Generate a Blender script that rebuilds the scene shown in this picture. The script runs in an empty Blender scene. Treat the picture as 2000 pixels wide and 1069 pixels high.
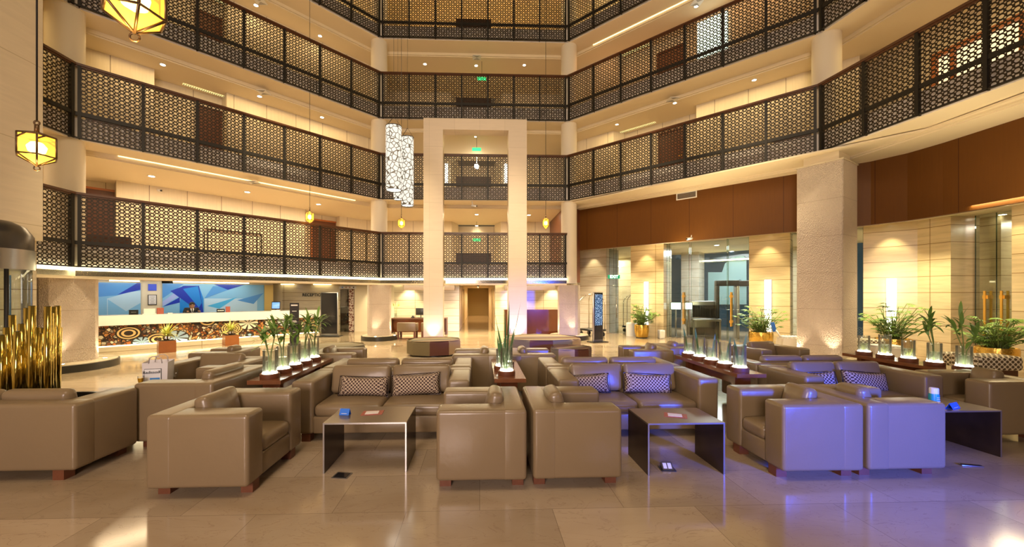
import bpy, bmesh, math, random
from mathutils import Vector, Matrix
random.seed(7)
sc = bpy.context.scene
C = sc.collection
# ------------------------------------------------------------------ camera
F_PX, CX, CY, YAW, H = 767.4, 964.3, 576.2, math.radians(2.04), 1.7
cam = bpy.data.cameras.new('camera')
cam.sensor_width = 36; cam.sensor_fit = 'HORIZONTAL'
cam.lens = F_PX * 36 / 2000
cam.shift_x = (1000 - CX) / 2000
cam.shift_y = (CY - 534.5) / 2000
cam.clip_end = 200
camo = bpy.data.objects.new('camera', cam); C.objects.link(camo)
camo.location = (0, 0, H)
camo.rotation_euler = (math.radians(90), 0, -YAW)
sc.camera = camo
# ------------------------------------------------------------------ world, colour, big lights
sc.view_settings.view_transform = 'Standard'
sc.view_settings.look = 'None'
sc.view_settings.gamma = 1
sc.view_settings.use_curve_mapping = False
sc.view_settings.exposure = 0.0
sc.cycles.use_denoising = True
sc.cycles.denoising_prefilter = 'ACCURATE'
sc.cycles.denoising_input_passes = 'RGB_ALBEDO_NORMAL'
sc.cycles.adaptive_threshold = 0.005
sc.cycles.max_bounces = 8
sc.cycles.transparent_max_bounces = 16
sc.cycles.sample_clamp_indirect = 4.0
sc.cycles.caustics_reflective = False
sc.cycles.caustics_refractive = False
w = bpy.data.worlds.new('world'); sc.world = w; w.use_nodes = True
bg = w.node_tree.nodes['Background']
bg.inputs[0].default_value = (1.0, 0.66, 0.32, 1)
bg.inputs[1].default_value = 0.11
WARM = (1.0, 0.68, 0.34); WARM2 = (1.0, 0.76, 0.46); COOL = (0.85, 0.92, 1.0)

def aim(o, target):
    d = Vector(target) - o.location
    o.rotation_euler = d.to_track_quat('-Z', 'Y').to_euler()

def lamp(kind, name, loc, power, col=WARM, target=None, **kw):
    l = bpy.data.lights.new(name, kind); l.energy = power; l.color = col
    for k, v in kw.items(): setattr(l, k, v)
    o = bpy.data.objects.new(name, l); C.objects.link(o); o.location = loc
    o['kind'] = 'helper'
    if target is not None: aim(o, target)
    return o
# unseen blue, violet and lounge lamps behind the camera, plus added fill
lamp('SPOT', 'blue_wash', (5.2, -3.8, 1.9), 13500, (0.03, 0.09, 1.0), (3.7, 3.6, 0.35), spot_size=math.radians(30), spot_blend=1.0, shadow_soft_size=0.4)
lamp('SPOT', 'violet_wash', (4.2, -3.6, 3.0), 220, (0.60, 0.55, 1.0), (1.6, 3.4, 0.2), spot_size=math.radians(62), spot_blend=1.0, shadow_soft_size=0.6)
lamp('AREA', 'overhead_fill', (-1.0, 1.5, 9.5), 300, (1.0, 0.78, 0.56), (-.5, 3.2, 0.0), size=3.0)  # soft fill added above the lounge, no fixture there
lamp('AREA', 'lounge_wash', (-2.0, -4.5, 2.6), 620, (1.0, 0.80, 0.74), (-1.8, 4.0, 0.6), size=2.5)
lamp('SPOT', 'facade_fill', (0.0, -2.0, 8.5), 4000, (1.0, 0.76, 0.48), (0.0, 14.0, 7.0), spot_size=math.radians(100), spot_blend=1.0, shadow_soft_size=1.5)  # added fill so portal, columns and soffits are bright enough
for _x, _y in ((-5.5, 11.2), (-2.2, 12.4), (1.2, 12.4), (4.6, 11.6), (-6.8, 8.6), (6.4, 9.6)):
    lamp('SPOT', 'atrium_floor_fill', (_x, _y, 11.0), 6500, (1.0, 0.80, 0.50), (_x * 1.05, _y + .6, 0), spot_size=math.radians(36), spot_blend=0.9, shadow_soft_size=0.15)  # unseen spots added to brighten the far floor

# ------------------------------------------------------------------ picture <-> place helpers
cY, sY = math.cos(YAW), math.sin(YAW)
def W(px, py, z=0.0):
    d = F_PX * (z - H) / (CY - py); x = (px - CX) / F_PX * d
    return (cY * x + sY * d, -sY * x + cY * d)
def Lx(px, A, B):
    a = (px - CX) / F_PX; dx, dy = cY * a + sY, -sY * a + cY
    ex, ey = B[0] - A[0], B[1] - A[1]; det = -dx * ey + dy * ex
    t = (-A[0] * ey + A[1] * ex) / det
    return (t * dx, t * dy)
def Zat(py, q):
    return H + (CY - py) * (sY * q[0] + cY * q[1]) / F_PX
def at_depth(px, py, yc):
    x = (px - CX) / F_PX * yc
    return (cY * x + sY * yc, -sY * x + cY * yc, H + (CY - py) * yc / F_PX)

# ------------------------------------------------------------------ materials
MATS = {}
def nmat(name):
    m = bpy.data.materials.new(name); m.use_nodes = True
    nt = m.node_tree; b = nt.nodes['Principled BSDF']
    MATS[name] = m
    return m, nt, b
def pm(name, col, rough=0.5, metal=0.0, emit=None, es=0.0, spec=0.5, coat=0.0, bump=None, var=None, alpha=None, trans=0.0):
    m, nt, b = nmat(name)
    b.inputs['Base Color'].default_value = (*col, 1)
    b.inputs['Roughness'].default_value = rough
    b.inputs['Metallic'].default_value = metal
    b.inputs['Specular IOR Level'].default_value = spec
    b.inputs['Coat Weight'].default_value = coat
    if trans: b.inputs['Transmission Weight'].default_value = trans
    if emit: b.inputs['Emission Color'].default_value = (*emit, 1); b.inputs['Emission Strength'].default_value = es
    if var or bump:
        tc = nt.nodes.new('ShaderNodeTexCoord')
        nz = nt.nodes.new('ShaderNodeTexNoise'); nz.inputs['Detail'].default_value = 5
        sc_ = (var or bump)[0]; nz.inputs['Scale'].default_value = sc_
        nt.links.new(tc.outputs['Object'], nz.inputs['Vector'])
        if var:
            mx = nt.nodes.new('ShaderNodeMix'); mx.data_type = 'RGBA'
            mx.inputs[6].default_value = (*[c * (1 - var[1]) for c in col], 1)
            mx.inputs[7].default_value = (*[min(1, c * (1 + var[1])) for c in col], 1)
            nt.links.new(nz.outputs['Fac'], mx.inputs[0]); nt.links.new(mx.outputs[2], b.inputs['Base Color'])
        if bump:
            n2 = nt.nodes.new('ShaderNodeTexNoise'); n2.inputs['Scale'].default_value = bump[0]; n2.inputs['Detail'].default_value = 3
            nt.links.new(tc.outputs['Object'], n2.inputs['Vector'])
            bp = nt.nodes.new('ShaderNodeBump'); bp.inputs['Strength'].default_value = bump[1]; bp.inputs['Distance'].default_value = bump[2]
            nt.links.new(n2.outputs['Fac'], bp.inputs['Height']); nt.links.new(bp.outputs['Normal'], b.inputs['Normal'])
    return m

class NB:  # tiny node-building helper
    def __init__(s, nt): s.nt = nt
    def val(s, x, sock):
        if isinstance(x, (int, float)): sock.default_value = x
        else: s.nt.links.new(x, sock)
    def m(s, op, a, b=None, c=None):
        n = s.nt.nodes.new('ShaderNodeMath'); n.operation = op
        s.val(a, n.inputs[0])
        if b is not None: s.val(b, n.inputs[1])
        if c is not None: s.val(c, n.inputs[2])
        return n.outputs[0]
    def uv(s):
        n = s.nt.nodes.new('ShaderNodeUVMap'); n.uv_map = 'UVMap'
        x = s.nt.nodes.new('ShaderNodeSeparateXYZ'); s.nt.links.new(n.outputs[0], x.inputs[0])
        return n.outputs[0], x.outputs[0], x.outputs[1]
    def mix(s, f, a, b):
        n = s.nt.nodes.new('ShaderNodeMix'); n.data_type = 'RGBA'
        s.val(f, n.inputs[0])
        for v, i in ((a, 6), (b, 7)):
            if isinstance(v, tuple): n.inputs[i].default_value = (*v, 1)
            else: s.nt.links.new(v, n.inputs[i])
        return n.outputs[2]
    def noise(s, vec, scale, detail=4, dist=0.0):
        n = s.nt.nodes.new('ShaderNodeTexNoise'); n.inputs['Scale'].default_value = scale
        n.inputs['Detail'].default_value = detail; n.inputs['Distortion'].default_value = dist
        s.nt.links.new(vec, n.inputs['Vector']); return n.outputs['Fac']
    def mapping(s, vec, sc_, rot=(0, 0, 0), loc=(0, 0, 0)):
        n = s.nt.nodes.new('ShaderNodeMapping'); n.inputs['Scale'].default_value = sc_
        n.inputs['Rotation'].default_value = rot; n.inputs['Location'].default_value = loc
        s.nt.links.new(vec, n.inputs[0]); return n.outputs[0]
    def ramp(s, f, stops):
        n = s.nt.nodes.new('ShaderNodeValToRGB'); e = n.color_ramp.elements
        while len(e) < len(stops): e.new(0.5)
        for el, (p, c) in zip(e, stops): el.position = p; el.color = (*c, 1)
        s.val(f, n.inputs[0]); return n.outputs[0]
    def bump(s, h, st, d, b):
        n = s.nt.nodes.new('ShaderNodeBump'); n.inputs['Strength'].default_value = st; n.inputs['Distance'].default_value = d
        s.nt.links.new(h, n.inputs['Height']); s.nt.links.new(n.outputs[0], b.inputs['Normal'])

pm('cream', (0.74, 0.64, 0.46), 0.6, var=(1.5, 0.04))
pm('soffit', (0.78, 0.67, 0.49), 0.7)
pm('column_paint', (0.76, 0.68, 0.55), 0.6)
pm('leather', (0.205, 0.145, 0.078), 0.29, spec=0.5, bump=(9, 0.12, 0.02), var=(2.2, 0.06))
pm('dark_metal', (0.014, 0.011, 0.008), 0.5, 0.2)
pm('rail_wood', (0.09, 0.035, 0.015), 0.35)
pm('leg_wood', (0.14, 0.045, 0.018), 0.45, var=(20, 0.25))
pm('table_wood', (0.20, 0.075, 0.03), 0.22, coat=0.3, var=(9, 0.25))
pm('table_metal', (0.24, 0.195, 0.15), 0.3, 0.75)
pm('table_dark', (0.055, 0.035, 0.028), 0.22, 0.45, var=(6, 0.5))
pm('box_wood', (0.32, 0.11, 0.03), 0.4, var=(6, 0.15))
pm('door_wood', (0.12, 0.035, 0.012), 0.4, var=(5, 0.2))
pm('frame_wood', (0.42, 0.13, 0.03), 0.4)
pm('black', (0.012, 0.012, 0.012), 0.3)
pm('black_gloss', (0.01, 0.01, 0.012), 0.08)
pm('white', (0.8, 0.8, 0.8), 0.4)
pm('marble_white', (0.80, 0.76, 0.70), 0.25, var=(1.2, 0.12))
pm('gold', (0.85, 0.55, 0.12), 0.22, 1.0, bump=(28, 0.6, 0.01))
pm('gold_tube', (0.78, 0.60, 0.14), 0.12, 1.0)
pm('brass_handle', (0.75, 0.42, 0.08), 0.3, 0.7)
pm('chrome', (0.75, 0.72, 0.68), 0.12, 1.0)
pm('steel', (0.42, 0.40, 0.38), 0.28, 0.9)
pm('leaf', (0.16, 0.29, 0.05), 0.45, var=(12, 0.4))
pm('leaf_pale', (0.55, 0.55, 0.12), 0.5, var=(12, 0.3))
pm('leaf_dark', (0.07, 0.17, 0.055), 0.4, var=(12, 0.4))
pm('stem', (0.18, 0.25, 0.06), 0.5)
pm('soil', (0.04, 0.025, 0.015), 0.9)
pm('booth_dome', (0.07, 0.06, 0.05), 0.3, 0.5)
pm('bulkhead', (0.05, 0.028, 0.016), 0.35)
pm('paper', (0.72, 0.68, 0.66), 0.6)
pm('bag_side', (0.50, 0.44, 0.42), 0.6)
pm('card_blue', (0.03, 0.16, 0.65), 0.4)
pm('blue_bright', (0.05, 0.10, 0.75), 0.35)
pm('teal', (0.02, 0.33, 0.42), 0.35)
pm('print_red', (0.35, 0.08, 0.05), 0.5, var=(60, 0.8))
pm('juice', (0.95, 0.45, 0.02), 0.2, emit=(1, 0.5, 0.02), es=0.0)
pm('skin', (0.45, 0.24, 0.15), 0.5)
pm('hair', (0.03, 0.025, 0.02), 0.5)
pm('suit', (0.015, 0.015, 0.02), 0.6)
pm('shirt', (0.8, 0.8, 0.8), 0.6)
pm('ott_green', (0.19, 0.15, 0.07), 0.8, bump=(80, 0.3, 0.004))
pm('ott_grey', (0.20, 0.17, 0.115), 0.8)
pm('ott_brown', (0.11, 0.035, 0.02), 0.7)
pm('ott_tan', (0.38, 0.27, 0.16), 0.8)
pm('ott_dark', (0.035, 0.035, 0.03), 0.8)
pm('podium_dark', (0.03, 0.028, 0.022), 0.3)
pm('panel_brown', (0.16, 0.05, 0.018), 0.12, var=(2, 0.2))
pm('corridor_end', (0.36, 0.26, 0.09), 0.5)
pm('art_base', (0.20, 0.46, 0.74), 0.25)
pm('art_pale', (0.42, 0.62, 0.80), 0.25)
pm('art_mid', (0.07, 0.27, 0.66), 0.25)
pm('art_deep', (0.004, 0.03, 0.40), 0.25)
pm('art_blue', (0.01, 0.20, 0.66), 0.25)
pm('art_cyan', (0.06, 0.40, 0.75), 0.25)
pm('art_lilac', (0.33, 0.42, 0.80), 0.25)
pm('night', (0.012, 0.02, 0.03), 0.1, emit=(0.06, 0.13, 0.17), es=0.32)
pm('screen_blue', (0.02, 0.05, 0.1), 0.2, emit=(0.25, 0.50, 1.0), es=1.2)
pm('led', (1, 0.9, 0.6), 0.5, emit=(1.0, 0.86, 0.48), es=7.0)
pm('led_cove', (1, 0.9, 0.6), 0.5, emit=(1.0, 0.78, 0.36), es=2.6)
pm('lamp_disc', (1, 1, 1), 0.5, emit=(1.0, 0.88, 0.62), es=28.0)
pm('lamp_cool', (1, 1, 1), 0.5, emit=(0.9, 0.95, 1.0), es=20.0)
pm('sconce', (1, 1, 1), 0.5, emit=(1.0, 0.93, 0.78), es=6.0)
pm('vase_glow', (1, 1, 1), 0.5, emit=(1.0, 0.93, 0.74), es=16.0)
pm('exit_green', (0.0, 0.12, 0.06), 0.5, emit=(0.0, 0.20, 0.10), es=0.8)
pm('exit_white', (1, 1, 1), 0.5, emit=(0.9, 1.0, 0.95), es=3.0)
pm('green_lamp', (0.0, 0.3, 0.1), 0.5, emit=(0.05, 1.0, 0.25), es=2.0)
def m_lantern():
    m, nt, b = nmat('lantern_glass'); n = NB(nt); out = nt.nodes['Material Output']
    b.inputs['Base Color'].default_value = (1.0, .66, .12, 1); b.inputs['Roughness'].default_value = .4
    b.inputs['Emission Color'].default_value = (1.0, .58, .08, 1); b.inputs['Emission Strength'].default_value = .75
    tr = nt.nodes.new('ShaderNodeBsdfTransparent'); tr.inputs[0].default_value = (1.0, .75, .25, 1)
    mx = nt.nodes.new('ShaderNodeMixShader'); mx.inputs[0].default_value = .38
    nt.links.new(b.outputs[0], mx.inputs[1]); nt.links.new(tr.outputs[0], mx.inputs[2]); nt.links.new(mx.outputs[0], out.inputs[0])
pm('lantern_core', (1.0, 0.9, 0.6), 0.5, emit=(1.0, 0.85, 0.45), es=30.0)
pm('lantern_frame', (0.10, 0.055, 0.02), 0.4, 0.6)
pm('fascia', (0.93, 0.86, 0.80), 0.7)
pm('mirror_band', (0.35, 0.31, 0.24), 0.12, 0.9)
pm('grille_glow', (0.6, 0.5, 0.2), 0.5, emit=(0.95, 0.85, 0.35), es=0.9)
pm('vent_grey', (0.30, 0.29, 0.28), 0.4)
pm('warm_room', (0.9, 0.8, 0.6), 0.6, emit=(1.0, 0.88, 0.55), es=0.9)
pm('cool_room', (0.7, 0.85, 0.9), 0.6, emit=(0.70, 0.92, 0.80), es=1.3)
pm('pinstripe', (0.55, 0.40, 0.14), 0.3, 0.4)

def glass(name, tint=(1, 1, 1), refl=0.10, rough=0.0, blend=0.25, haze=0.0):
    m, nt, b = nmat(name); n = NB(nt)
    out = nt.nodes['Material Output']; nt.nodes.remove(b)
    t = nt.nodes.new('ShaderNodeBsdfTransparent'); t.inputs[0].default_value = (*tint, 1)
    g = nt.nodes.new('ShaderNodeBsdfGlossy'); g.inputs['Roughness'].default_value = rough
    lw = nt.nodes.new('ShaderNodeLayerWeight'); lw.inputs[0].default_value = blend
    f = n.m('MULTIPLY_ADD', lw.outputs['Fresnel'], 0.8, refl * 0.5)
    mx = nt.nodes.new('ShaderNodeMixShader'); nt.links.new(f, mx.inputs[0])
    nt.links.new(t.outputs[0], mx.inputs[1]); nt.links.new(g.outputs[0], mx.inputs[2])
    last = mx.outputs[0]
    if haze:   # faint milky body: glow scattered by the vase water, mixed in as translucency
        tl = nt.nodes.new('ShaderNodeBsdfTranslucent'); tl.inputs[0].default_value = (.9, .92, .8, 1)
        m2 = nt.nodes.new('ShaderNodeMixShader'); m2.inputs[0].default_value = haze
        nt.links.new(last, m2.inputs[1]); nt.links.new(tl.outputs[0], m2.inputs[2]); last = m2.outputs[0]
    nt.links.new(last, out.inputs[0])
    return m
glass('glass_vase', (0.97, 0.99, 0.98), 0.14, 0.03, 0.30, 0.06)
glass('glass_clear', (0.96, 0.985, 0.97), 0.10)
glass('glass_door', (0.86, 0.92, 0.88), 0.10)
glass('glass_edge', (0.35, 0.5, 0.42), 0.3)
glass('glass_shop', (0.5, 0.5, 0.48), 0.2)
glass('water', (0.90, 0.95, 0.86), 0.08, 0.0, 0.3, 0.22)

m_lantern()
def m_floor():
    m, nt, b = nmat('floor_marble'); n = NB(nt)
    uv, u, v = n.uv()
    br = nt.nodes.new('ShaderNodeTexBrick'); nt.links.new(n.mapping(uv, (1, 1, 1), (0, 0, 0)), br.inputs['Vector'])
    br.inputs['Scale'].default_value = 1.0; br.inputs['Brick Width'].default_value = 1.15; br.inputs['Row Height'].default_value = 0.62
    br.inputs['Mortar Size'].default_value = 0.0025; br.inputs['Mortar Smooth'].default_value = 0.2
    br.inputs['Color1'].default_value = (0.46, 0.355, 0.23, 1); br.inputs['Color2'].default_value = (0.34, 0.26, 0.165, 1)
    br.inputs['Mortar'].default_value = (0.22, 0.16, 0.10, 1)
    n1 = n.noise(n.mapping(uv, (0.8, 1.7, 1), (0, 0, 0.35)), 1.1, 5, 0.8)
    c1 = n.ramp(n1, [(0.30, (0.86, 0.82, 0.76)), (0.55, (1, 1, 1)), (0.8, (1.08, 1.07, 1.04))])
    mm = nt.nodes.new('ShaderNodeMix'); mm.data_type = 'RGBA'; mm.blend_type = 'MULTIPLY'; mm.inputs[0].default_value = 1
    nt.links.new(br.outputs['Color'], mm.inputs[6]); nt.links.new(c1, mm.inputs[7])
    n2 = n.noise(n.mapping(uv, (1, 2.2, 1), (0, 0, 0.5)), 2.6, 9, 1.6)
    vein = n.m('LESS_THAN', n.m('ABSOLUTE', n.m('SUBTRACT', n2, 0.5)), 0.008)
    col = n.mix(n.m('MULTIPLY', vein, 0.32), mm.outputs[2], (0.22, 0.14, 0.09))
    nt.links.new(col, b.inputs['Base Color'])
    b.inputs['Roughness'].default_value = 0.11
    b.inputs['Specular IOR Level'].default_value = 0.65
m_floor()

def m_stone(name, c1, c2, bw, rh, mort=(0.25, 0.16, 0.07), rough=0.22, streak=0.5, msize=0.008):
    m, nt, b = nmat(name); n = NB(nt)
    uv, u, v = n.uv()
    br = nt.nodes.new('ShaderNodeTexBrick'); nt.links.new(uv, br.inputs['Vector'])
    br.inputs['Scale'].default_value = 1.0; br.inputs['Brick Width'].default_value = bw; br.inputs['Row Height'].default_value = rh
    br.inputs['Mortar Size'].default_value = msize; br.inputs['Mortar Smooth'].default_value = 0.1; br.offset = 0.0
    br.inputs['Color1'].default_value = (*c1, 1); br.inputs['Color2'].default_value = (*c2, 1); br.inputs['Mortar'].default_value = (*mort, 1)
    n1 = n.noise(n.mapping(uv, (0.6, 5, 1)), 2.5, 7, 0.6)
    c = n.ramp(n1, [(0.3, (1 - 0.35 * streak,) * 3), (0.6, (1, 1, 1)), (0.85, (1 + 0.1 * streak,) * 3)])
    mm = nt.nodes.new('ShaderNodeMix'); mm.data_type = 'RGBA'; mm.blend_type = 'MULTIPLY'; mm.inputs[0].default_value = 1
    nt.links.new(br.outputs['Color'], mm.inputs[6]); nt.links.new(c, mm.inputs[7])
    nt.links.new(mm.outputs[2], b.inputs['Base Color']); b.inputs['Roughness'].default_value = rough
m_stone('travertine', (0.64, 0.51, 0.32), (0.60, 0.48, 0.30), 3.0, 0.44)
m_stone('travertine_pale', (0.70, 0.60, 0.42), (0.66, 0.57, 0.41), 3.0, 0.36)
m_stone('portal_stone', (0.74, 0.62, 0.49), (0.70, 0.59, 0.47), 0.9, 1.0, mort=(0.55, 0.45, 0.34), rough=0.5, streak=0.12, msize=0.004)
m_stone('wall_slab', (0.68, 0.58, 0.42), (0.66, 0.565, 0.41), 6.0, 1.5, mort=(0.5, 0.41, 0.26), rough=0.4, streak=0.2)
m_stone('stone_grey', (0.52, 0.46, 0.38), (0.48, 0.43, 0.36), 2.0, 0.42)
def m_fluted():
    m, nt, b = nmat('column_stone'); n = NB(nt)
    uv, u, v = n.uv()
    wv = nt.nodes.new('ShaderNodeTexVoronoi'); wv.inputs['Scale'].default_value = 34
    nt.links.new(n.mapping(uv, (1.6, 0.9, 1), (0, 0, 0.6)), wv.inputs['Vector'])
    n1 = n.noise(uv, 3.0, 4)
    c = n.mix(n1, (0.50, 0.41, 0.33), (0.60, 0.50, 0.41))
    joint = n.m('LESS_THAN', n.m('ABSOLUTE', n.m('SUBTRACT', n.m('FRACT', n.m('DIVIDE', v, 0.9)), 0.5)), 0.010)
    c = n.mix(n.m('MULTIPLY', joint, 0.3), c, (0.25, 0.18, 0.12))
    nt.links.new(c, b.inputs['Base Color']); b.inputs['Roughness'].default_value = 0.7
    n.bump(wv.outputs['Distance'], 1.0, 0.018, b)
m_fluted()
def m_panels(name, col, groove, pw, ph=9.0, off=0.0, lw=0.012):
    m, nt, b = nmat(name); n = NB(nt)
    uv, u, v = n.uv()
    g = n.m('LESS_THAN', n.m('FRACT', n.m('DIVIDE', n.m('ADD', u, 100 + off), pw)), lw / pw)
    nz = n.noise(n.mapping(uv, (14, 0.8, 1)), 2.0, 4)
    c = n.mix(nz, tuple(c * 0.88 for c in col), tuple(c * 1.08 for c in col))
    nt.links.new(n.mix(g, c, groove), b.inputs['Base Color']); b.inputs['Roughness'].default_value = 0.55
m_panels('gallery_wall', (0.72, 0.63, 0.48), (0.12, 0.08, 0.04), 0.95)
m_panels('wood_wall', (0.130, 0.047, 0.006), (0.05, 0.015, 0.004), 1.27)
MATS['wood_wall'].node_tree.nodes['Principled BSDF'].inputs['Roughness'].default_value = 0.5
MATS['wood_wall'].node_tree.nodes['Principled BSDF'].inputs['Specular IOR Level'].default_value = 0.25

def m_screen():
    m, nt, b = nmat('pierced_screen'); n = NB(nt)
    uv, u, v = n.uv()
    g = 0.0917
    p = n.m('DIVIDE', u, g); q = n.m('DIVIDE', v, g * 0.92)
    s = n.m('MULTIPLY', n.m('ADD', p, q), 0.5); t = n.m('MULTIPLY', n.m('SUBTRACT', p, q), 0.5)
    def cell(a, o): return n.m('SUBTRACT', n.m('FRACT', n.m('ADD', a, o)), 0.5)
    # even lattice: s,t integer
    es, et = cell(s, 0.5), cell(t, 0.5)
    dp, dq = n.m('ADD', es, et), n.m('SUBTRACT', es, et)
    r1 = n.m('SQRT', n.m('ADD', n.m('MULTIPLY', dp, dp), n.m('MULTIPLY', dq, dq)))
    h1 = n.m('LESS_THAN', r1, 0.37)
    os_, ot = cell(s, 0.0), cell(t, 0.0)
    op_, oq = n.m('ABSOLUTE', n.m('ADD', os_, ot)), n.m('ABSOLUTE', n.m('SUBTRACT', os_, ot))
    h2 = n.m('LESS_THAN', n.m('MAXIMUM', op_, oq), 0.24)
    # small holes in the corners between
    fp, fq = cell(p, 0.0), cell(q, 0.0)
    d3 = n.m('ADD', n.m('ABSOLUTE', fp), n.m('ABSOLUTE', fq))
    h3 = n.m('LESS_THAN', d3, 0.19)
    hole = n.m('MAXIMUM', n.m('MAXIMUM', h1, h2), h3)
    out = nt.nodes['Material Output']
    b.inputs['Base Color'].default_value = (0.03, 0.02, 0.012, 1); b.inputs['Roughness'].default_value = 0.45; b.inputs['Metallic'].default_value = 0.4
    tr = nt.nodes.new('ShaderNodeBsdfTransparent'); mx = nt.nodes.new('ShaderNodeMixShader')
    nt.links.new(hole, mx.inputs[0]); nt.links.new(b.outputs[0], mx.inputs[1]); nt.links.new(tr.outputs[0], mx.inputs[2])
    nt.links.new(mx.outputs[0], out.inputs[0])
m_screen()
def m_dots(name, base, dot, g, rad=0.36, ring=None):
    m, nt, b = nmat(name); n = NB(nt)
    uv, u, v = n.uv()
    p = n.m('DIVIDE', u, g); q = n.m('DIVIDE', v, g)
    s = n.m('MULTIPLY', n.m('ADD', p, q), 0.5); t = n.m('MULTIPLY', n.m('SUBTRACT', p, q), 0.5)
    es = n.m('SUBTRACT', n.m('FRACT', s), 0.5); et = n.m('SUBTRACT', n.m('FRACT', t), 0.5)
    dp, dq = n.m('ADD', es, et), n.m('SUBTRACT', es, et)
    r = n.m('SQRT', n.m('ADD', n.m('MULTIPLY', dp, dp), n.m('MULTIPLY', dq, dq)))
    h = n.m('LESS_THAN', r, rad * 1.6)
    nt.links.new(n.mix(h, base, dot), b.inputs['Base Color']); b.inputs['Roughness'].default_value = 0.8
m_dots('cushion_dots', (0.46, 0.36, 0.25), (0.05, 0.022, 0.015), 0.021)
m_dots('seat_dots', (0.75, 0.68, 0.52), (0.10, 0.07, 0.035), 0.045)
def m_mosaic():
    m, nt, b = nmat('counter_mosaic'); n = NB(nt)
    uv, u, v = n.uv()
    vo = nt.nodes.new('ShaderNodeTexVoronoi'); vo.inputs['Scale'].default_value = 12; nt.links.new(uv, vo.inputs['Vector'])
    sp = nt.nodes.new('ShaderNodeSeparateColor'); nt.links.new(vo.outputs['Color'], sp.inputs[0])
    c1 = n.ramp(sp.outputs[0], [(0.0, (0.03, 0.015, 0.01)), (0.3, (0.28, 0.08, 0.02)), (0.5, (0.50, 0.24, 0.07)), (0.68, (0.05, 0.02, 0.012)), (0.93, (0.60, 0.52, 0.36))])
    ve = nt.nodes.new('ShaderNodeTexVoronoi'); ve.feature = 'DISTANCE_TO_EDGE'; ve.inputs['Scale'].default_value = 12; nt.links.new(uv, ve.inputs['Vector'])
    c1 = n.mix(n.m('LESS_THAN', ve.outputs['Distance'], 0.09), c1, (0.02, 0.012, 0.01))
    # large medallions
    big = nt.nodes.new('ShaderNodeTexVoronoi'); big.inputs['Scale'].default_value = 1.0; big.inputs['Randomness'].default_value = 0.75
    uvb = n.mapping(uv, (.75, 1.1, 1)); nt.links.new(n.mapping(uvb, (1.9, 1.9, 1)), big.inputs['Vector'])
    d = big.outputs['Distance']
    ps = nt.nodes.new('ShaderNodeVectorMath'); ps.operation = 'SUBTRACT'
    mp = nt.nodes.new('ShaderNodeVectorMath'); mp.operation = 'SCALE'; mp.inputs['Scale'].default_value = 1.0
    nt.links.new(n.mapping(uvb, (1.9, 1.9, 1)), ps.inputs[0]); nt.links.new(big.outputs['Position'], ps.inputs[1])
    sx = nt.nodes.new('ShaderNodeSeparateXYZ'); nt.links.new(ps.outputs[0], sx.inputs[0])
    ang = n.m('ARCTAN2', sx.outputs[1], sx.outputs[0])
    petals = n.m('GREATER_THAN', n.m('SINE', n.m('MULTIPLY', ang, 8)), -0.55)
    rings = n.m('GREATER_THAN', n.m('SINE', n.m('MULTIPLY', d, 62)), 0.0)
    sc2 = nt.nodes.new('ShaderNodeSeparateColor'); nt.links.new(big.outputs['Color'], sc2.inputs[0])
    petc = n.ramp(sc2.outputs[1], [(0.0, (0.78, 0.76, 0.70)), (0.5, (0.72, 0.66, 0.5)), (0.72, (0.05, 0.25, 0.50)), (1.0, (0.75, 0.70, 0.60))])
    pc = n.mix(petals, (0.03, 0.02, 0.015), petc)
    rc = n.mix(rings, (0.03, 0.02, 0.015), (0.62, 0.42, 0.18))
    kind = n.m('GREATER_THAN', sc2.outputs[0], 0.58)
    med = n.mix(kind, pc, rc)
    med = n.mix(n.m('GREATER_THAN', d, 0.47), med, (0.025, 0.02, 0.015))
    c = n.mix(n.m('LESS_THAN', d, 0.51), c1, med)
    nt.links.new(c, b.inputs['Base Color']); b.inputs['Roughness'].default_value = 0.3
m_mosaic()
def m_brownmosaic():
    m, nt, b = nmat('shop_mosaic'); n = NB(nt)
    uv, u, v = n.uv()
    ve = nt.nodes.new('ShaderNodeTexVoronoi'); ve.feature = 'DISTANCE_TO_EDGE'; ve.inputs['Scale'].default_value = 9; nt.links.new(uv, ve.inputs['Vector'])
    c = n.mix(n.m('LESS_THAN', ve.outputs['Distance'], 0.10), (0.16, 0.05, 0.025), (0.6, 0.5, 0.4))
    nt.links.new(c, b.inputs['Base Color'])
m_brownmosaic()
def m_pendant():
    m, nt, b = nmat('pendant_shade'); n = NB(nt)
    uv, u, v = n.uv()
    ve = nt.nodes.new('ShaderNodeTexVoronoi'); ve.feature = 'DISTANCE_TO_EDGE'; ve.inputs['Scale'].default_value = 9; ve.inputs['Randomness'].default_value = 0.85
    nt.links.new(uv, ve.inputs['Vector'])
    ln = n.m('LESS_THAN', ve.outputs['Distance'], 0.058)
    b.inputs['Base Color'].default_value = (0.12, 0.11, 0.09, 1)
    nt.links.new(n.mix(ln, (1.0, 0.96, 0.84), (0.02, 0.016, 0.01)), b.inputs['Emission Color'])
    b.inputs['Emission Strength'].default_value = .95
m_pendant()
def m_kiosk():
    m, nt, b = nmat('kiosk_screen'); n = NB(nt)
    uv, u, v = n.uv()
    nz = n.noise(n.mapping(uv, (1, 1, 1)), 22, 4)
    c = n.ramp(nz, [(0.35, (0.01, 0.03, 0.08)), (0.5, (0.05, 0.14, 0.30)), (0.6, (0.5, 0.65, 0.85)), (0.7, (0.10, 0.2, 0.3))])
    b.inputs['Base Color'].default_value = (0, 0, 0, 1); b.inputs['Roughness'].default_value = 0.15
    nt.links.new(c, b.inputs['Emission Color']); b.inputs['Emission Strength'].default_value = 1.0
m_kiosk()

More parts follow.
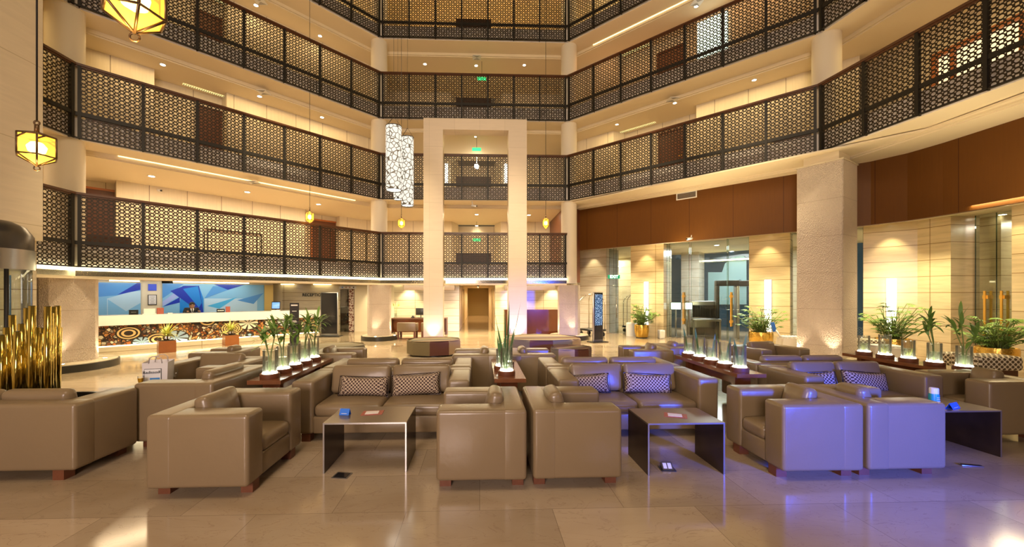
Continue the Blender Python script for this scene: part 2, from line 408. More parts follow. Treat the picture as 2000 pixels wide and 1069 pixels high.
# ------------------------------------------------------------------ mesh builder
class MB:
    def __init__(s, F=None): s.bm = bmesh.new(); s.F = F; s.mi = 0
    def P(s, p): return Vector(s.F(*p)) if s.F else Vector(p)
    def faces(s, vs, fs, sm=False):
        bv = [s.bm.verts.new(s.P(v)) for v in vs]
        for f in fs:
            try:
                fc = s.bm.faces.new([bv[i] for i in f]); fc.material_index = s.mi; fc.smooth = sm
            except ValueError: pass
        return bv
    def box(s, x0, x1, y0, y1, z0, z1):
        s.faces([(x0, y0, z0), (x1, y0, z0), (x1, y1, z0), (x0, y1, z0), (x0, y0, z1), (x1, y0, z1), (x1, y1, z1), (x0, y1, z1)],
                [(0, 3, 2, 1), (4, 5, 6, 7), (0, 1, 5, 4), (1, 2, 6, 5), (2, 3, 7, 6), (3, 0, 4, 7)])
        return s
    def prism(s, pts, z0, z1):
        k = len(pts)
        s.faces([(*p, z0) for p in pts] + [(*p, z1) for p in pts],
                [tuple(range(k - 1, -1, -1)), tuple(range(k, 2 * k))] + [(i, (i + 1) % k, k + (i + 1) % k, k + i) for i in range(k)])
        return s
    def poly(s, pts): s.faces(pts, [tuple(range(len(pts)))]); return s
    def lathe(s, c, prof, n=24, caps=True):
        vs = []; fs = []
        for r, z in prof:
            for i in range(n):
                a = 2 * math.pi * i / n; vs.append((c[0] + r * math.cos(a), c[1] + r * math.sin(a), z))
        for j in range(len(prof) - 1):
            for i in range(n):
                a, b2 = j * n + i, j * n + (i + 1) % n
                fs.append((a, b2, b2 + n, a + n))
        bv = s.faces(vs, fs, sm=True)
        ends = []
        if caps:
            for j in (0, len(prof) - 1):
                if prof[j][0] > 1e-4:
                    ring = [bv[j * n + i] for i in range(n)]
                    if j == 0: ring.reverse()
                    try: f = s.bm.faces.new(ring); f.material_index = s.mi; ends.append(j)
                    except ValueError: pass
        s.sharp = True   # creases are marked in build(): edges sharper than 35 degrees shade hard
        return s
    def cyl(s, x, y, r, z0, z1, n=24): return s.lathe((x, y), [(r, z0), (r, z1)], n)
    def tube(s, pts, r, n=8, r1=None, caps=True):
        pts = [Vector(p) for p in pts]; rings = []
        K = len(pts)
        ref = None
        for i, p in enumerate(pts):
            d = (pts[min(i + 1, K - 1)] - pts[max(i - 1, 0)]).normalized()
            if ref is None: ref = Vector((1, 0, 0)) if abs(d.x) < 0.8 else Vector((0, 1, 0))
            a = d.cross(ref).normalized(); b = d.cross(a).normalized(); ref = a.cross(d)
            rr = r if r1 is None else r + (r1 - r) * i / (K - 1)
            rings.append([tuple(p + rr * (math.cos(2 * math.pi * k / n) * a + math.sin(2 * math.pi * k / n) * b)) for k in range(n)])
        vs = [v for rg in rings for v in rg]
        fs = [(j * n + k, j * n + (k + 1) % n, (j + 1) * n + (k + 1) % n, (j + 1) * n + k) for j in range(K - 1) for k in range(n)]
        if caps: fs += [tuple(range(n)), tuple((K - 1) * n + k for k in range(n - 1, -1, -1))]
        s.faces(vs, fs, sm=True); return s
    def rbox(s, x0, x1, y0, y1, z0, z1, r=0.03, seg=3, crown=0.0, cuts=0, T=None):
        b = bmesh.new()
        bmesh.ops.create_cube(b, size=1)
        sx, sy, sz = x1 - x0, y1 - y0, z1 - z0
        for v in b.verts: v.co = Vector((v.co.x * sx, v.co.y * sy, v.co.z * sz))
        bmesh.ops.bevel(b, geom=b.edges[:] + b.verts[:], offset=min(r, sx * .45, sy * .45, sz * .45), segments=seg, profile=0.5, affect='EDGES')
        if cuts:
            bmesh.ops.subdivide_edges(b, edges=[e for e in b.edges if e.calc_length() > min(sx, sy, sz) * 0.5], cuts=cuts, use_grid_fill=True)
        c = Vector(((x0 + x1) / 2, (y0 + y1) / 2, (z0 + z1) / 2))
        for v in b.verts:
            a, e, g = v.co.x / (sx / 2), v.co.y / (sy / 2), v.co.z / (sz / 2)
            if crown:
                k = crown
                m1 = max(0, 1 - a * a) * max(0, 1 - e * e); m2 = max(0, 1 - a * a) * max(0, 1 - g * g); m3 = max(0, 1 - e * e) * max(0, 1 - g * g)
                mn = min(sx, sy, sz)
                if mn == sz: v.co.z += k * m1 * (1 if g > 0 else -1) * (abs(g) > .5)
                elif mn == sy: v.co.y += k * m2 * (1 if e > 0 else -1) * (abs(e) > .5)
                else: v.co.x += k * m3 * (1 if a > 0 else -1) * (abs(a) > .5)
            v.co = v.co + c if T is None else T @ (v.co) + c
        mp = {}
        for v in b.verts: mp[v] = s.bm.verts.new(s.P(tuple(v.co)))
        for f in b.faces:
            try:
                nf = s.bm.faces.new([mp[v] for v in f.verts]); nf.smooth = True; nf.material_index = s.mi
            except ValueError: pass
        b.free(); return s
    def build(s, name, mats, parent=None, world=True, label=None, smooth=None, recalc=True):
        bm = s.bm
        if recalc: bmesh.ops.recalc_face_normals(bm, faces=bm.faces)
        bm.normal_update()
        uvl = bm.loops.layers.uv.new('UVMap')
        for f in bm.faces:
            nx, ny, nz = f.normal
            h = math.hypot(nx, ny)
            if h > 0.5:
                tx, ty = -ny / h, nx / h
                if abs(tx) > abs(ty):
                    if tx < 0: tx, ty = -tx, -ty
                elif ty < 0: tx, ty = -tx, -ty
                for l in f.loops: l[uvl].uv = (l.vert.co.x * tx + l.vert.co.y * ty, l.vert.co.z)
            else:
                for l in f.loops: l[uvl].uv = (l.vert.co.x, l.vert.co.y)
        if getattr(s, 'sharp', False):
            for e in bm.edges:
                if len(e.link_faces) == 2 and e.calc_face_angle(0) > .6: e.smooth = False
        me = bpy.data.meshes.new(name)
        if parent is not None and world:
            off = world_loc(parent); bmesh.ops.translate(bm, verts=bm.verts, vec=-off)
        bm.to_mesh(me); bm.free()
        for m in (mats if isinstance(mats, (list, tuple)) else [mats]): me.materials.append(MATS[m])
        if smooth is True:
            for p in me.polygons: p.use_smooth = True
        o = bpy.data.objects.new(name, me); C.objects.link(o)
        if parent is not None: o.parent = parent
        if label: o['label'] = label
        return o
def world_loc(o):
    v = Vector(o.location)
    while o.parent: o = o.parent; v += Vector(o.location)
    return v

USED = set()
def tag(o, label, cat, group=None):
    o['label'] = label; o['category'] = cat
    if group: o['group'] = group
    return o
def thing(name, label, cat, loc=(0, 0, 0), rz=0.0, group=None):
    o = bpy.data.objects.new(name, None); C.objects.link(o)
    o.empty_display_size = 0.1
    o.location = loc; o.rotation_euler = (0, 0, rz)
    return tag(o, label, cat, group)
def struct(o, label=None):
    o['kind'] = 'structure'
    if label: o['label'] = label
    return o
def dup(root, loc, rz=0.0, label=None, group=None):
    r = root.copy(); C.objects.link(r); r.location = loc; r.rotation_euler = (0, 0, rz)
    if label: r['label'] = label
    if group: r['group'] = group
    for ch in list(root.children):
        c = ch.copy(); C.objects.link(c); c.parent = r
        for g in list(ch.children):
            d = g.copy(); C.objects.link(d); d.parent = c
    return r
ORD = ['first', 'second', 'third', 'fourth', 'fifth', 'sixth', 'seventh', 'eighth', 'ninth', 'tenth', 'eleventh', 'twelfth', 'thirteenth', 'fourteenth', 'fifteenth', 'sixteenth', 'seventeenth', 'eighteenth', 'nineteenth', 'twentieth']
def text(name, body, size, parent, p, xdir, mat, updir=(0, 0, 1), ext=0.002, align='CENTER', bold=0.0):
    cu = bpy.data.curves.new(name, 'FONT'); cu.body = body; cu.size = size; cu.extrude = ext; cu.offset = bold
    cu.align_x = align; cu.align_y = 'CENTER'; cu.materials.append(MATS[mat])
    tmp = bpy.data.objects.new(name + '_curve', cu); C.objects.link(tmp)
    me = bpy.data.meshes.new_from_object(tmp.evaluated_get(bpy.context.evaluated_depsgraph_get()))
    bpy.data.objects.remove(tmp); me.materials.clear(); me.materials.append(MATS[mat])
    o = bpy.data.objects.new(name, me); C.objects.link(o)
    x = Vector(xdir).normalized(); y = Vector(updir).normalized(); z = x.cross(y)
    M = Matrix((x, y, z)).transposed().to_4x4()
    loc = Vector(p)
    if parent is not None: loc = loc - world_loc(parent); o.parent = parent
    M.translation = loc
    o.matrix_local = M
    return o

# ------------------------------------------------------------------ plan of the atrium
A, B, Cc, D = (-9.14, 9.22), (-3.66, 14.70), (3.29, 14.70), (8.44, 9.51)
P0 = (-9.14, 3.0)
E = (8.44 + 7.0 * math.sin(math.radians(6.4)), 9.51 - 7.0 * math.cos(math.radians(6.4)))
PATH = [P0, A, B, Cc, D, E]
def offset_path(path, v):
    n = len(path); out = []
    nr = []
    for i in range(n - 1):
        dx, dy = path[i + 1][0] - path[i][0], path[i + 1][1] - path[i][1]; l = math.hypot(dx, dy)
        nr.append((-dy / l, dx / l))
    for i in range(n):
        if i == 0: m, k = nr[0], 1
        elif i == n - 1: m, k = nr[-1], 1
        else:
            a, b = nr[i - 1], nr[i]; mx, my = a[0] + b[0], a[1] + b[1]; l = math.hypot(mx, my); m = (mx / l, my / l); k = 1 / (m[0] * a[0] + m[1] * a[1])
        out.append((path[i][0] + m[0] * v * k, path[i][1] + m[1] * v * k))
    return out
def band(mb, path, v0, v1, z0, z1):
    a, b = offset_path(path, v0), offset_path(path, v1)
    for i in range(len(path) - 1): mb.prism([a[i], b[i], b[i + 1], a[i + 1]], z0, z1)
    return mb
def frame(P, Q):
    dx, dy = Q[0] - P[0], Q[1] - P[1]; l = math.hypot(dx, dy); ex, ey = dx / l, dy / l; nx, ny = -ey, ex
    def Fm(u, v, z): return (P[0] + ex * u + nx * v, P[1] + ey * u + ny * v, z)
    Fm.len = l; Fm.e = (ex, ey); Fm.n = (nx, ny); Fm.P = P
    def inv(x, y): return ((x - P[0]) * ex + (y - P[1]) * ey, (x - P[0]) * nx + (y - P[1]) * ny)
    Fm.inv = inv
    return Fm
FAC = [frame(PATH[i], PATH[i + 1]) for i in range(5)]   # 0 reception end, 1 reception wing, 2 middle, 3 entrance wing, 4 entrance end
ZB = [2.33, 5.26, 8.27, 11.28, 14.2]
SIDE = ['reception end bay', 'reception wing', 'middle bay', 'entrance wing', 'entrance end bay']
LEV = ['lowest gallery', 'second gallery', 'third gallery', 'fourth gallery']
# ================================================================== STRUCTURE
m = MB(); m.poly([(-22, -4, 0), (22, -4, 0), (22, 36, 0), (-22, 36, 0)])
struct(m.build('floor', 'floor_marble'), 'polished beige marble floor laid in large rectangular slabs')
# gallery slabs
for k in range(5):
    path = PATH[:4] if k == 0 else PATH
    zb = ZB[k]
    m = MB()
    if k == 0:
        band(m, path, 0.14, 0.5, zb, zb + 0.5); band(m, path, 0.5, 4.6, 2.20, zb + 0.5)
    else:
        band(m, path, 0.14, 0.95, zb, zb + 0.5); band(m, path, 0.95, 4.6 if k == 1 else 4.2, zb - 0.13, zb + 0.5)
        a = offset_path(path, 0.0)
    struct(m.build('ceiling', 'soffit'), 'cream underside and edge of the ' + (LEV[k] if k < 4 else 'top gallery') + ' slab')
    if k:
        m = MB(); band(m, path, 0.90, 0.948, zb - 0.10, zb + 0.02); struct(m.build('trim', 'cream'), 'stepped cream moulding under the ' + (LEV[k] if k < 4 else 'top gallery'))
# G1 lower edge: led line, mirrored band, cream lip
m = MB(); band(m, PATH[:4], 0.02, 0.12, 2.255, 2.325); o = m.build('led_strip', 'led'); tag(o, 'bright warm light line running along the foot of the lowest gallery', 'light strip')
m = MB(); band(m, PATH[:4], 0.10, 0.14, 2.13, 2.255); struct(m.build('trim', 'mirror_band'), 'shiny bronze band beneath the light line')
m = MB(); band(m, PATH[:4], 0.06, 0.55, 2.07, 2.13); struct(m.build('trim', 'soffit'), 'thin cream lip below the shiny band')
m = MB(); band(m, PATH[:4], 0.12, 0.16, 2.33, 2.83); struct(m.build('trim', 'fascia'), 'slab edge seen through the foot of the lowest screens')
for k in (1, 2, 3):
    m = MB(); band(m, PATH, 0.13, 0.138, ZB[k], ZB[k] + 0.5); struct(m.build('trim', 'fascia'), 'slab edge seen through the foot of the ' + LEV[k] + ' screens')
# cove strips
def cove(fi, k, u0, u1):
    F = FAC[fi]; m = MB(F); m.box(u0, u1, 0.87, 0.90, ZB[k] - 0.018, ZB[k] + 0.0)
    o = m.build('cove_light_strip', 'led_cove'); tag(o, 'narrow glowing cove strip under the %s on the %s' % (LEV[k], SIDE[fi]), 'light strip')
cove(1, 1, 0.75, 7.2); cove(3, 3, 0.6, 6.8)

# railings --------------------------------------------------------------
def railing(fi, k, u0=None, u1=None, n=7, ends=(0.06, 0.06)):
    F = FAC[fi]; u0 = 0.0 if u0 is None else u0; u1 = F.len if u1 is None else u1
    zb = ZB[k]; zt = zb + 1.68
    c = F((u0 + u1) / 2, 0, zb)
    t = thing('gallery_railing', 'dark pierced-screen railing of the %s along the %s' % (LEV[k], SIDE[fi]), 'railing', c, 0, 'pierced screen railings of the galleries')
    a0, a1 = u0 + ends[0], u1 - ends[1]
    st = (a1 - a0) / n
    for i in range(n):
        m = MB(F); x0, x1 = a0 + i * st + 0.03, a0 + (i + 1) * st - 0.03
        for z0, z1 in ((zb + 0.03, zb + 0.52), (zb + 0.60, zt - 0.05)):
            m.poly([(x0, 0.03, z0), (x1, 0.03, z0), (x1, 0.03, z1), (x0, 0.03, z1)])
        m.build('screen_panel', 'pierced_screen', t, recalc=False)
    for i in range(n + 1):
        m = MB(F); x = a0 + i * st; m.box(x - 0.03, x + 0.03, -0.01, 0.05, zb, zt - 0.02); m.box(x - 0.012, x + 0.012, 0.05, 0.10, zb, zt - 0.05); m.build('post', 'dark_metal', t)
    m = MB(F); m.box(u0, u1, 0.0, 0.05, zb + 0.52, zb + 0.60); m.build('mid_rail', 'dark_metal', t)
    m = MB(F); m.box(u0, u1, 0.0, 0.05, zb, zb + 0.03); m.build('bottom_rail', 'dark_metal', t)
    m = MB(F); m.box(u0, u1, -0.03, 0.10, zt - 0.03, zt + 0.02); m.box(u0, u1, 0.0, 0.05, zt - 0.06, zt - 0.03); m.build('handrail', 'rail_wood', t)
for k in range(4):
    for fi in range(5):
        if k == 0 and fi > 2: continue
        if fi == 0: railing(fi, k, n=6)
        elif fi == 4: railing(fi, k, n=7)
        else: railing(fi, k)

# gallery walls ---------------------------------------------------------
def wallpoly(F, pts, z0, z1, mat='gallery_wall', name='wall_gallery', label=None):
    m = MB(F)
    for (a, b) in zip(pts[:-1], pts[1:]):
        m.poly([(a[0], a[1], z0), (b[0], b[1], z0), (b[0], b[1], z1), (a[0], a[1], z1)])
    return struct(m.build(name, mat, recalc=False), label)
def ww(F, v): return (-0.414 * v, F.len + 0.414 * v)
for k in range(4):
    z0 = ZB[k] + 0.5; z1 = ZB[k + 1] - 0.13
    for fi in range(5):
        if k == 0 and fi > 2: continue
        F = FAC[fi]; L = F.len
        if k == 0:
            if fi == 0: pts = [(-1, 1.9), (L + 1.0, 1.9)]
            elif fi == 1: pts = [(-1.8, 3.9), (0.85, 3.9), (0.85, 3.3), (6.35, 3.3), (6.35, 4.0), (7.9, 4.0), (7.9, 3.6), (9.4, 3.6)]
            else: pts = [(-1.6, 3.7), (2.35, 3.7), (2.6, 4.4), (2.6, 5.0), (4.4, 5.0), (4.4, 4.4), (4.65, 3.7), (8.6, 3.7)]
        else:
            v, r = (1.75, 2.35)
            if fi == 0: pts = [(-1, 1.9), (L + .9, 1.9)]
            elif fi == 1: pts = [(-.8, v), (1.55, v), (1.55, r), (3.3, r), (3.3, v), (L + .7, v)]
            elif fi == 2: pts = [(-1.6, 3.7), (2.3, 3.7), (2.6, 4.4), (2.6, 5.0), (4.4, 5.0), (4.4, 4.4), (4.7, 3.7), (8.6, 3.7)]
            elif fi == 3: pts = [(-.7, v), (1.0, v), (1.25, r), (4.0, r), (4.0, v), (L + .75, v)]
            else: pts = [(-.9, 2.6), (L, 2.6)]
        wallpoly(F, pts, z0, z1, label='cream panelled back wall of the %s, %s' % (LEV[k], SIDE[fi]))
        # added area fill for the walkway, no fixture
        if fi in (1, 2, 3) or (fi in (0, 4)):
            v = 1.2 if (k and fi != 2) else 1.9
            c = F(L / 2, v, z1 - 0.04)
            pw = {0: 190, 1: 50, 2: 42, 3: 80}[k] * (2.2 if (k == 3 and fi == 2) else 1)
            col = WARM2 if k == 0 else ((1.0, 0.68, 0.28) if fi < 3 else (1.0, 0.72, 0.30))
            if k == 2 and fi == 3: col = (1.0, 0.50, 0.18)
            o = lamp('AREA', 'walkway_fill', c, pw * L / 7, col, shape='RECTANGLE', size=L * 0.9, size_y=0.5)
            o.rotation_euler = (0, 0, math.atan2(F.e[1], F.e[0]))
# room doors ------------------------------------------------------------
def room_door(F, u, v, z0, w=0.95, h=2.05, lit=None, num=[0], frame_m='frame_wood'):
    num[0] += 1
    m = MB(F); m.box(u - w / 2 + .06, u + w / 2 - .06, v - 0.05, v - 0.01, z0, z0 + h - .06)
    d = struct(m.build('door_%d' % num[0], lit or 'door_wood'))
    m = MB(F); m.box(u - w / 2, u - w / 2 + .06, v - .08, v, z0, z0 + h); m.box(u + w / 2 - .06, u + w / 2, v - .08, v, z0, z0 + h); m.box(u - w / 2 + .06, u + w / 2 - .06, v - .08, v, z0 + h - .06, z0 + h)
    m.build('frame', frame_m, d)
    m = MB(F); m.box(u + w / 2 - .2, u + w / 2 - .1, v - .08, v - .05, z0 + .95, z0 + 1.0); m.build('handle', 'brass_handle', d)
def upx(F, px, v):  # u of a picture column on the plane at depth v of facet F
    a, b = F(0, v, 0), F(F.len, v, 0)
    q = Lx(px, a[:2], b[:2]); return F.inv(*q)[0]
room_door(FAC[1], upx(FAC[1], 212, 3.9), 3.9, ZB[0] + .5, 1.1, 2.1)
room_door(FAC[1], upx(FAC[1], 640, 4.0), 4.0, ZB[0] + .5, 1.5, 2.1)
room_door(FAC[0], FAC[0].len - 0.35, 1.9, ZB[0] + .5, 0.8, 2.1); room_door(FAC[0], FAC[0].len - 0.3, 1.9, ZB[1] + .5, 0.9, 2.0)
for k, pxs in ((1, (416,)), (2, (414,))):
    for px in pxs: room_door(FAC[1], upx(FAC[1], px, 2.35 if 280 < px < 480 else 1.75) , 2.35, ZB[k] + .5, 0.9, 1.95, frame_m='door_wood')
for k, px in ((1, 1192), (1, 1312), (2, 1190), (2, 1310)):
    room_door(FAC[3], upx(FAC[3], px, 2.35), 2.35, ZB[k] + .5, 0.95, 2.0, frame_m='door_wood')
# bright lift lobby openings of the entrance wing
m = MB(FAC[3]); uu = upx(FAC[3], 1378, 1.75); m.box(4.05, 4.95, 1.70, 1.74, ZB[2] + .5, ZB[3] - .4); o = m.build('window_1', 'cool_room'); struct(o, 'brightly lit opening in the third gallery wall')
m = MB(FAC[4]); m.box(0.75, 2.1, 2.5, 2.55, ZB[1] + .5, ZB[2] - .75); o = struct(m.build('window_2', 'warm_room'), 'lit window with an orange wood frame, second gallery')
m = MB(FAC[4]); F = 0
for a in ((0.65, 0.75, .5, 2.2), (2.1, 2.2, .5, 2.2), (0.65, 2.2, 2.12, 2.24), (1.0, 1.08, .5, 2.12), (0.75, 2.1, .5, 1.05)):
    m.box(a[0], a[1], 2.42, 2.5, ZB[1] + a[2], ZB[1] + a[3])
m.build('frame', 'frame_wood', o)
# slot grilles glowing in the ceilings
def grille(fi, k, px0, px1, v, z, n=26):
    F = FAC[fi]; u0, u1 = upx(F, px0, v), upx(F, px1, v)
    if u0 > u1: u0, u1 = u1, u0
    c = F((u0 + u1) / 2, v, z)
    t = thing('slot_diffuser', 'glowing slotted air diffuser in the ceiling above the %s, %s' % (LEV[k], SIDE[fi]), 'air vent', c)
    m = MB(F); m.box(u0, u1, v - .06, v + .06, z - .012, z); m.build('lit_slot', 'grille_glow', t)
    m = MB(F)
    for i in range(n): x = u0 + (u1 - u0) * (i + .5) / n; m.box(x - .006, x + .006, v - .06, v + .06, z - .02, z - .012)
    m.build('slats', 'dark_metal', t)
grille(1, 1, 357, 465, 2.1, ZB[2] - .13); grille(3, 1, 1208, 1280, 2.1, ZB[2] - .13); grille(1, 2, 405, 470, 2.1, ZB[3] - .13); grille(3, 2, 1215, 1268, 2.1, ZB[3] - .13)

# planters on the galleries ---------------------------------------------
def planter(F, u, v, z, wd, lab, gap=0):
    t = thing('planter_trough', lab, 'planter', F(u, v, z), 0, 'dark planter troughs of the galleries')
    m = MB(F); m.box(u - wd / 2, u + wd / 2, v, v + .30, z, z + .34); m.build('trough', 'rail_wood', t)
    if gap:
        for a_ in (u - wd / 2 + .05, u + wd / 2 - .11): m = MB(F); m.box(a_, a_ + .06, v + .03, v + .27, z - gap, z); m.build('foot', 'dark_metal', t)
    m = MB(F); m.box(u - wd / 2 + .02, u + wd / 2 - .02, v + .02, v + .28, z + .34, z + .352); m.build('soil', 'soil', t)
for k in range(4):
    F = FAC[2]; planter(F, upx(F, 925, .35), .32, ZB[k] + .62, 1.35, 'long dark planter trough behind the middle of the %s screens' % LEV[k], .12)
for k in range(3):
    F = FAC[1]; planter(F, 0.55, .75, ZB[k] + .5, .9, 'dark planter by the column at the reception end of the %s' % LEV[k])
for k in (1, 2):
    F = FAC[3]; planter(F, 6.75, .75, ZB[k] + .5, .9, 'dark planter by the column at the entrance end of the %s' % LEV[k])

# downlights ------------------------------------------------------------
DLN = {}
def downlight(x, y, z, where, cat='downlight', r=0.055, pw=14, col=WARM, mat='lamp_disc', spot=130, vent=False):
    DLN[where] = DLN.get(where, 0) + 1
    lab = '%s small round downlight %s' % (ORD[DLN[where] - 1], where)
    t = thing('ceiling_downlight', lab, 'ceiling light', (x, y, z), 0, 'downlights ' + where)
    m = MB(); m.lathe((x, y), [(r * 1.35, z), (r * 1.35, z - .012), (r, z - .012), (r, z - .003)], 16, caps=False); m.build('trim_ring', 'white', t)
    m = MB(); m.lathe((x, y), [(r, z - .008), (r * .5, z - .014), (0.001, z - .016)], 14, caps=False); m.build('lamp', mat, t)
    if vent:
        m = MB(); m.box(x - .3, x + .0, y + .12, y + .42, z - .015, z); m.build('vent_plate', 'vent_grey', t)
    if pw:
        l = lamp('SPOT', 'downlight_lamp', (0, 0, -.04), pw, col, spot_size=math.radians(spot), spot_blend=.6, shadow_soft_size=.05)
        l.parent = t
zc = [ZB[k + 1] - .13 for k in range(4)]
for px, py in ((296, 344), (483, 375), (622, 399), (640, 428)): downlight(*W(px, py, zc[0]), zc[0], 'over the lowest gallery, reception wing', pw=16, r=.075)
for px, py in ((318, 126), (507, 188), (629, 229)): downlight(*W(px, py, zc[1]), zc[1], 'over the second gallery, reception wing', pw=14, r=.06)
for px, py in ((500, 10), (625, 70)): downlight(*W(px, py, zc[2]), zc[2], 'over the third gallery, reception wing', pw=14, r=.06)
for px, py in ((931, 419), (931, 441), (1033, 420)): downlight(*W(px, py, zc[0]), zc[0], 'above the lowest gallery in the middle bay', pw=16, r=.07)
for px, py in ((929, 267),): downlight(*W(px, py, zc[1]), zc[1], 'above the second gallery framed by the stone portal', pw=10, r=.05)
for px, py in ((830, 125), (930, 128), (1024, 127)): downlight(*W(px, py, zc[2]), zc[2], 'over the third gallery, middle bay', pw=16, r=.06)
for px, py in ((1205, 243), (1318, 201), (1473, 156)): downlight(*W(px, py, zc[1]), zc[1], 'over the second gallery, entrance wing', pw=12, r=.055)
for px, py in ((1360, 12),): downlight(*W(px, py, zc[2]), zc[2], 'above the third gallery on the entrance wing', pw=16, r=.06)
def ceil_vent(px, py, z, lab):
    x, y = W(px, py, z); t = thing('ceiling_vent', lab, 'air vent', (x, y, z), 0, 'square ceiling vents of the galleries')
    m = MB(); m.box(x - .16, x + .16, y - .16, y + .16, z - .012, z); m.build('plate', 'white', t)
    m = MB()
    for i in range(4): q = .035 + i * .03; m.box(x - q, x + q, y - q - .008, y - q, z - .018, z - .012); m.box(x - q, x + q, y + q, y + q + .008, z - .018, z - .012)
    m.build('louvres', 'vent_grey', t)
ceil_vent(514, 180, zc[1], 'square white vent beside a downlight above the second gallery, reception wing')
ceil_vent(508, 2, zc[2], 'square white vent above the third gallery, reception wing')
ceil_vent(1314, 194, zc[1], 'square white vent beside a downlight above the second gallery, entrance wing')
ceil_vent(931, 112, zc[2], 'square white vent above the third gallery in the middle bay')
ceil_vent(1362, 4, zc[2], 'square white vent above the third gallery, entrance wing')
ceil_vent(495, 356, zc[0], 'square vent above the lowest gallery, reception wing')
def exit_box(x, y, z, lab, up=.2):
    t = thing('exit_sign', lab, 'sign', (x, y, z), 0, 'green lit signs in the middle bay')
    m = MB(); m.box(x - .18, x + .18, y - .02, y + .02, z - .08, z + .04); m.build('sign_face', 'green_lamp', t)
    m = MB(); m.tube([(x, y, z + .04), (x, y, up)], .008, 6); m.build('hanger', 'dark_metal', t)
exit_box(*at_depth(931, 291, 15.9), 'small green lit sign hanging above the second gallery inside the portal', zc[1])
exit_box(*at_depth(941, 153, 15.9), 'small green lit sign behind the third gallery screens', zc[2])
exit_box(*at_depth(931, 468, 18.4), 'small green lit sign behind the lowest gallery screens', zc[0])
# tall wall sconces of the second gallery
for px in (872, 988):
    x, y, z0 = at_depth(px, 357, 18.0); z1 = at_depth(px, 320, 18.0)[2]
    o = MB().box(x - .06, x + .06, y - .04, y + .04, z0, z1).build('wall_sconce', 'sconce'); tag(o, 'tall glowing wall light of the second gallery beside the %s pillar of the portal' % ('reception-side' if px < 900 else 'entrance-side'), 'wall light', 'gallery wall lights')
x, y, z = at_depth(931, 325, 18.0)
o = MB().lathe((x, y), [(0.001, z - .12), (.09, z - .08), (.12, z), (.09, z + .08), (.001, z + .12)], 16).tube([(x, y, z + .11), (x, y, ZB[2] - .13)], .01, 6).build('globe_lamp', 'lamp_disc'); tag(o, 'round bright lamp behind the second gallery screens', 'lamp')

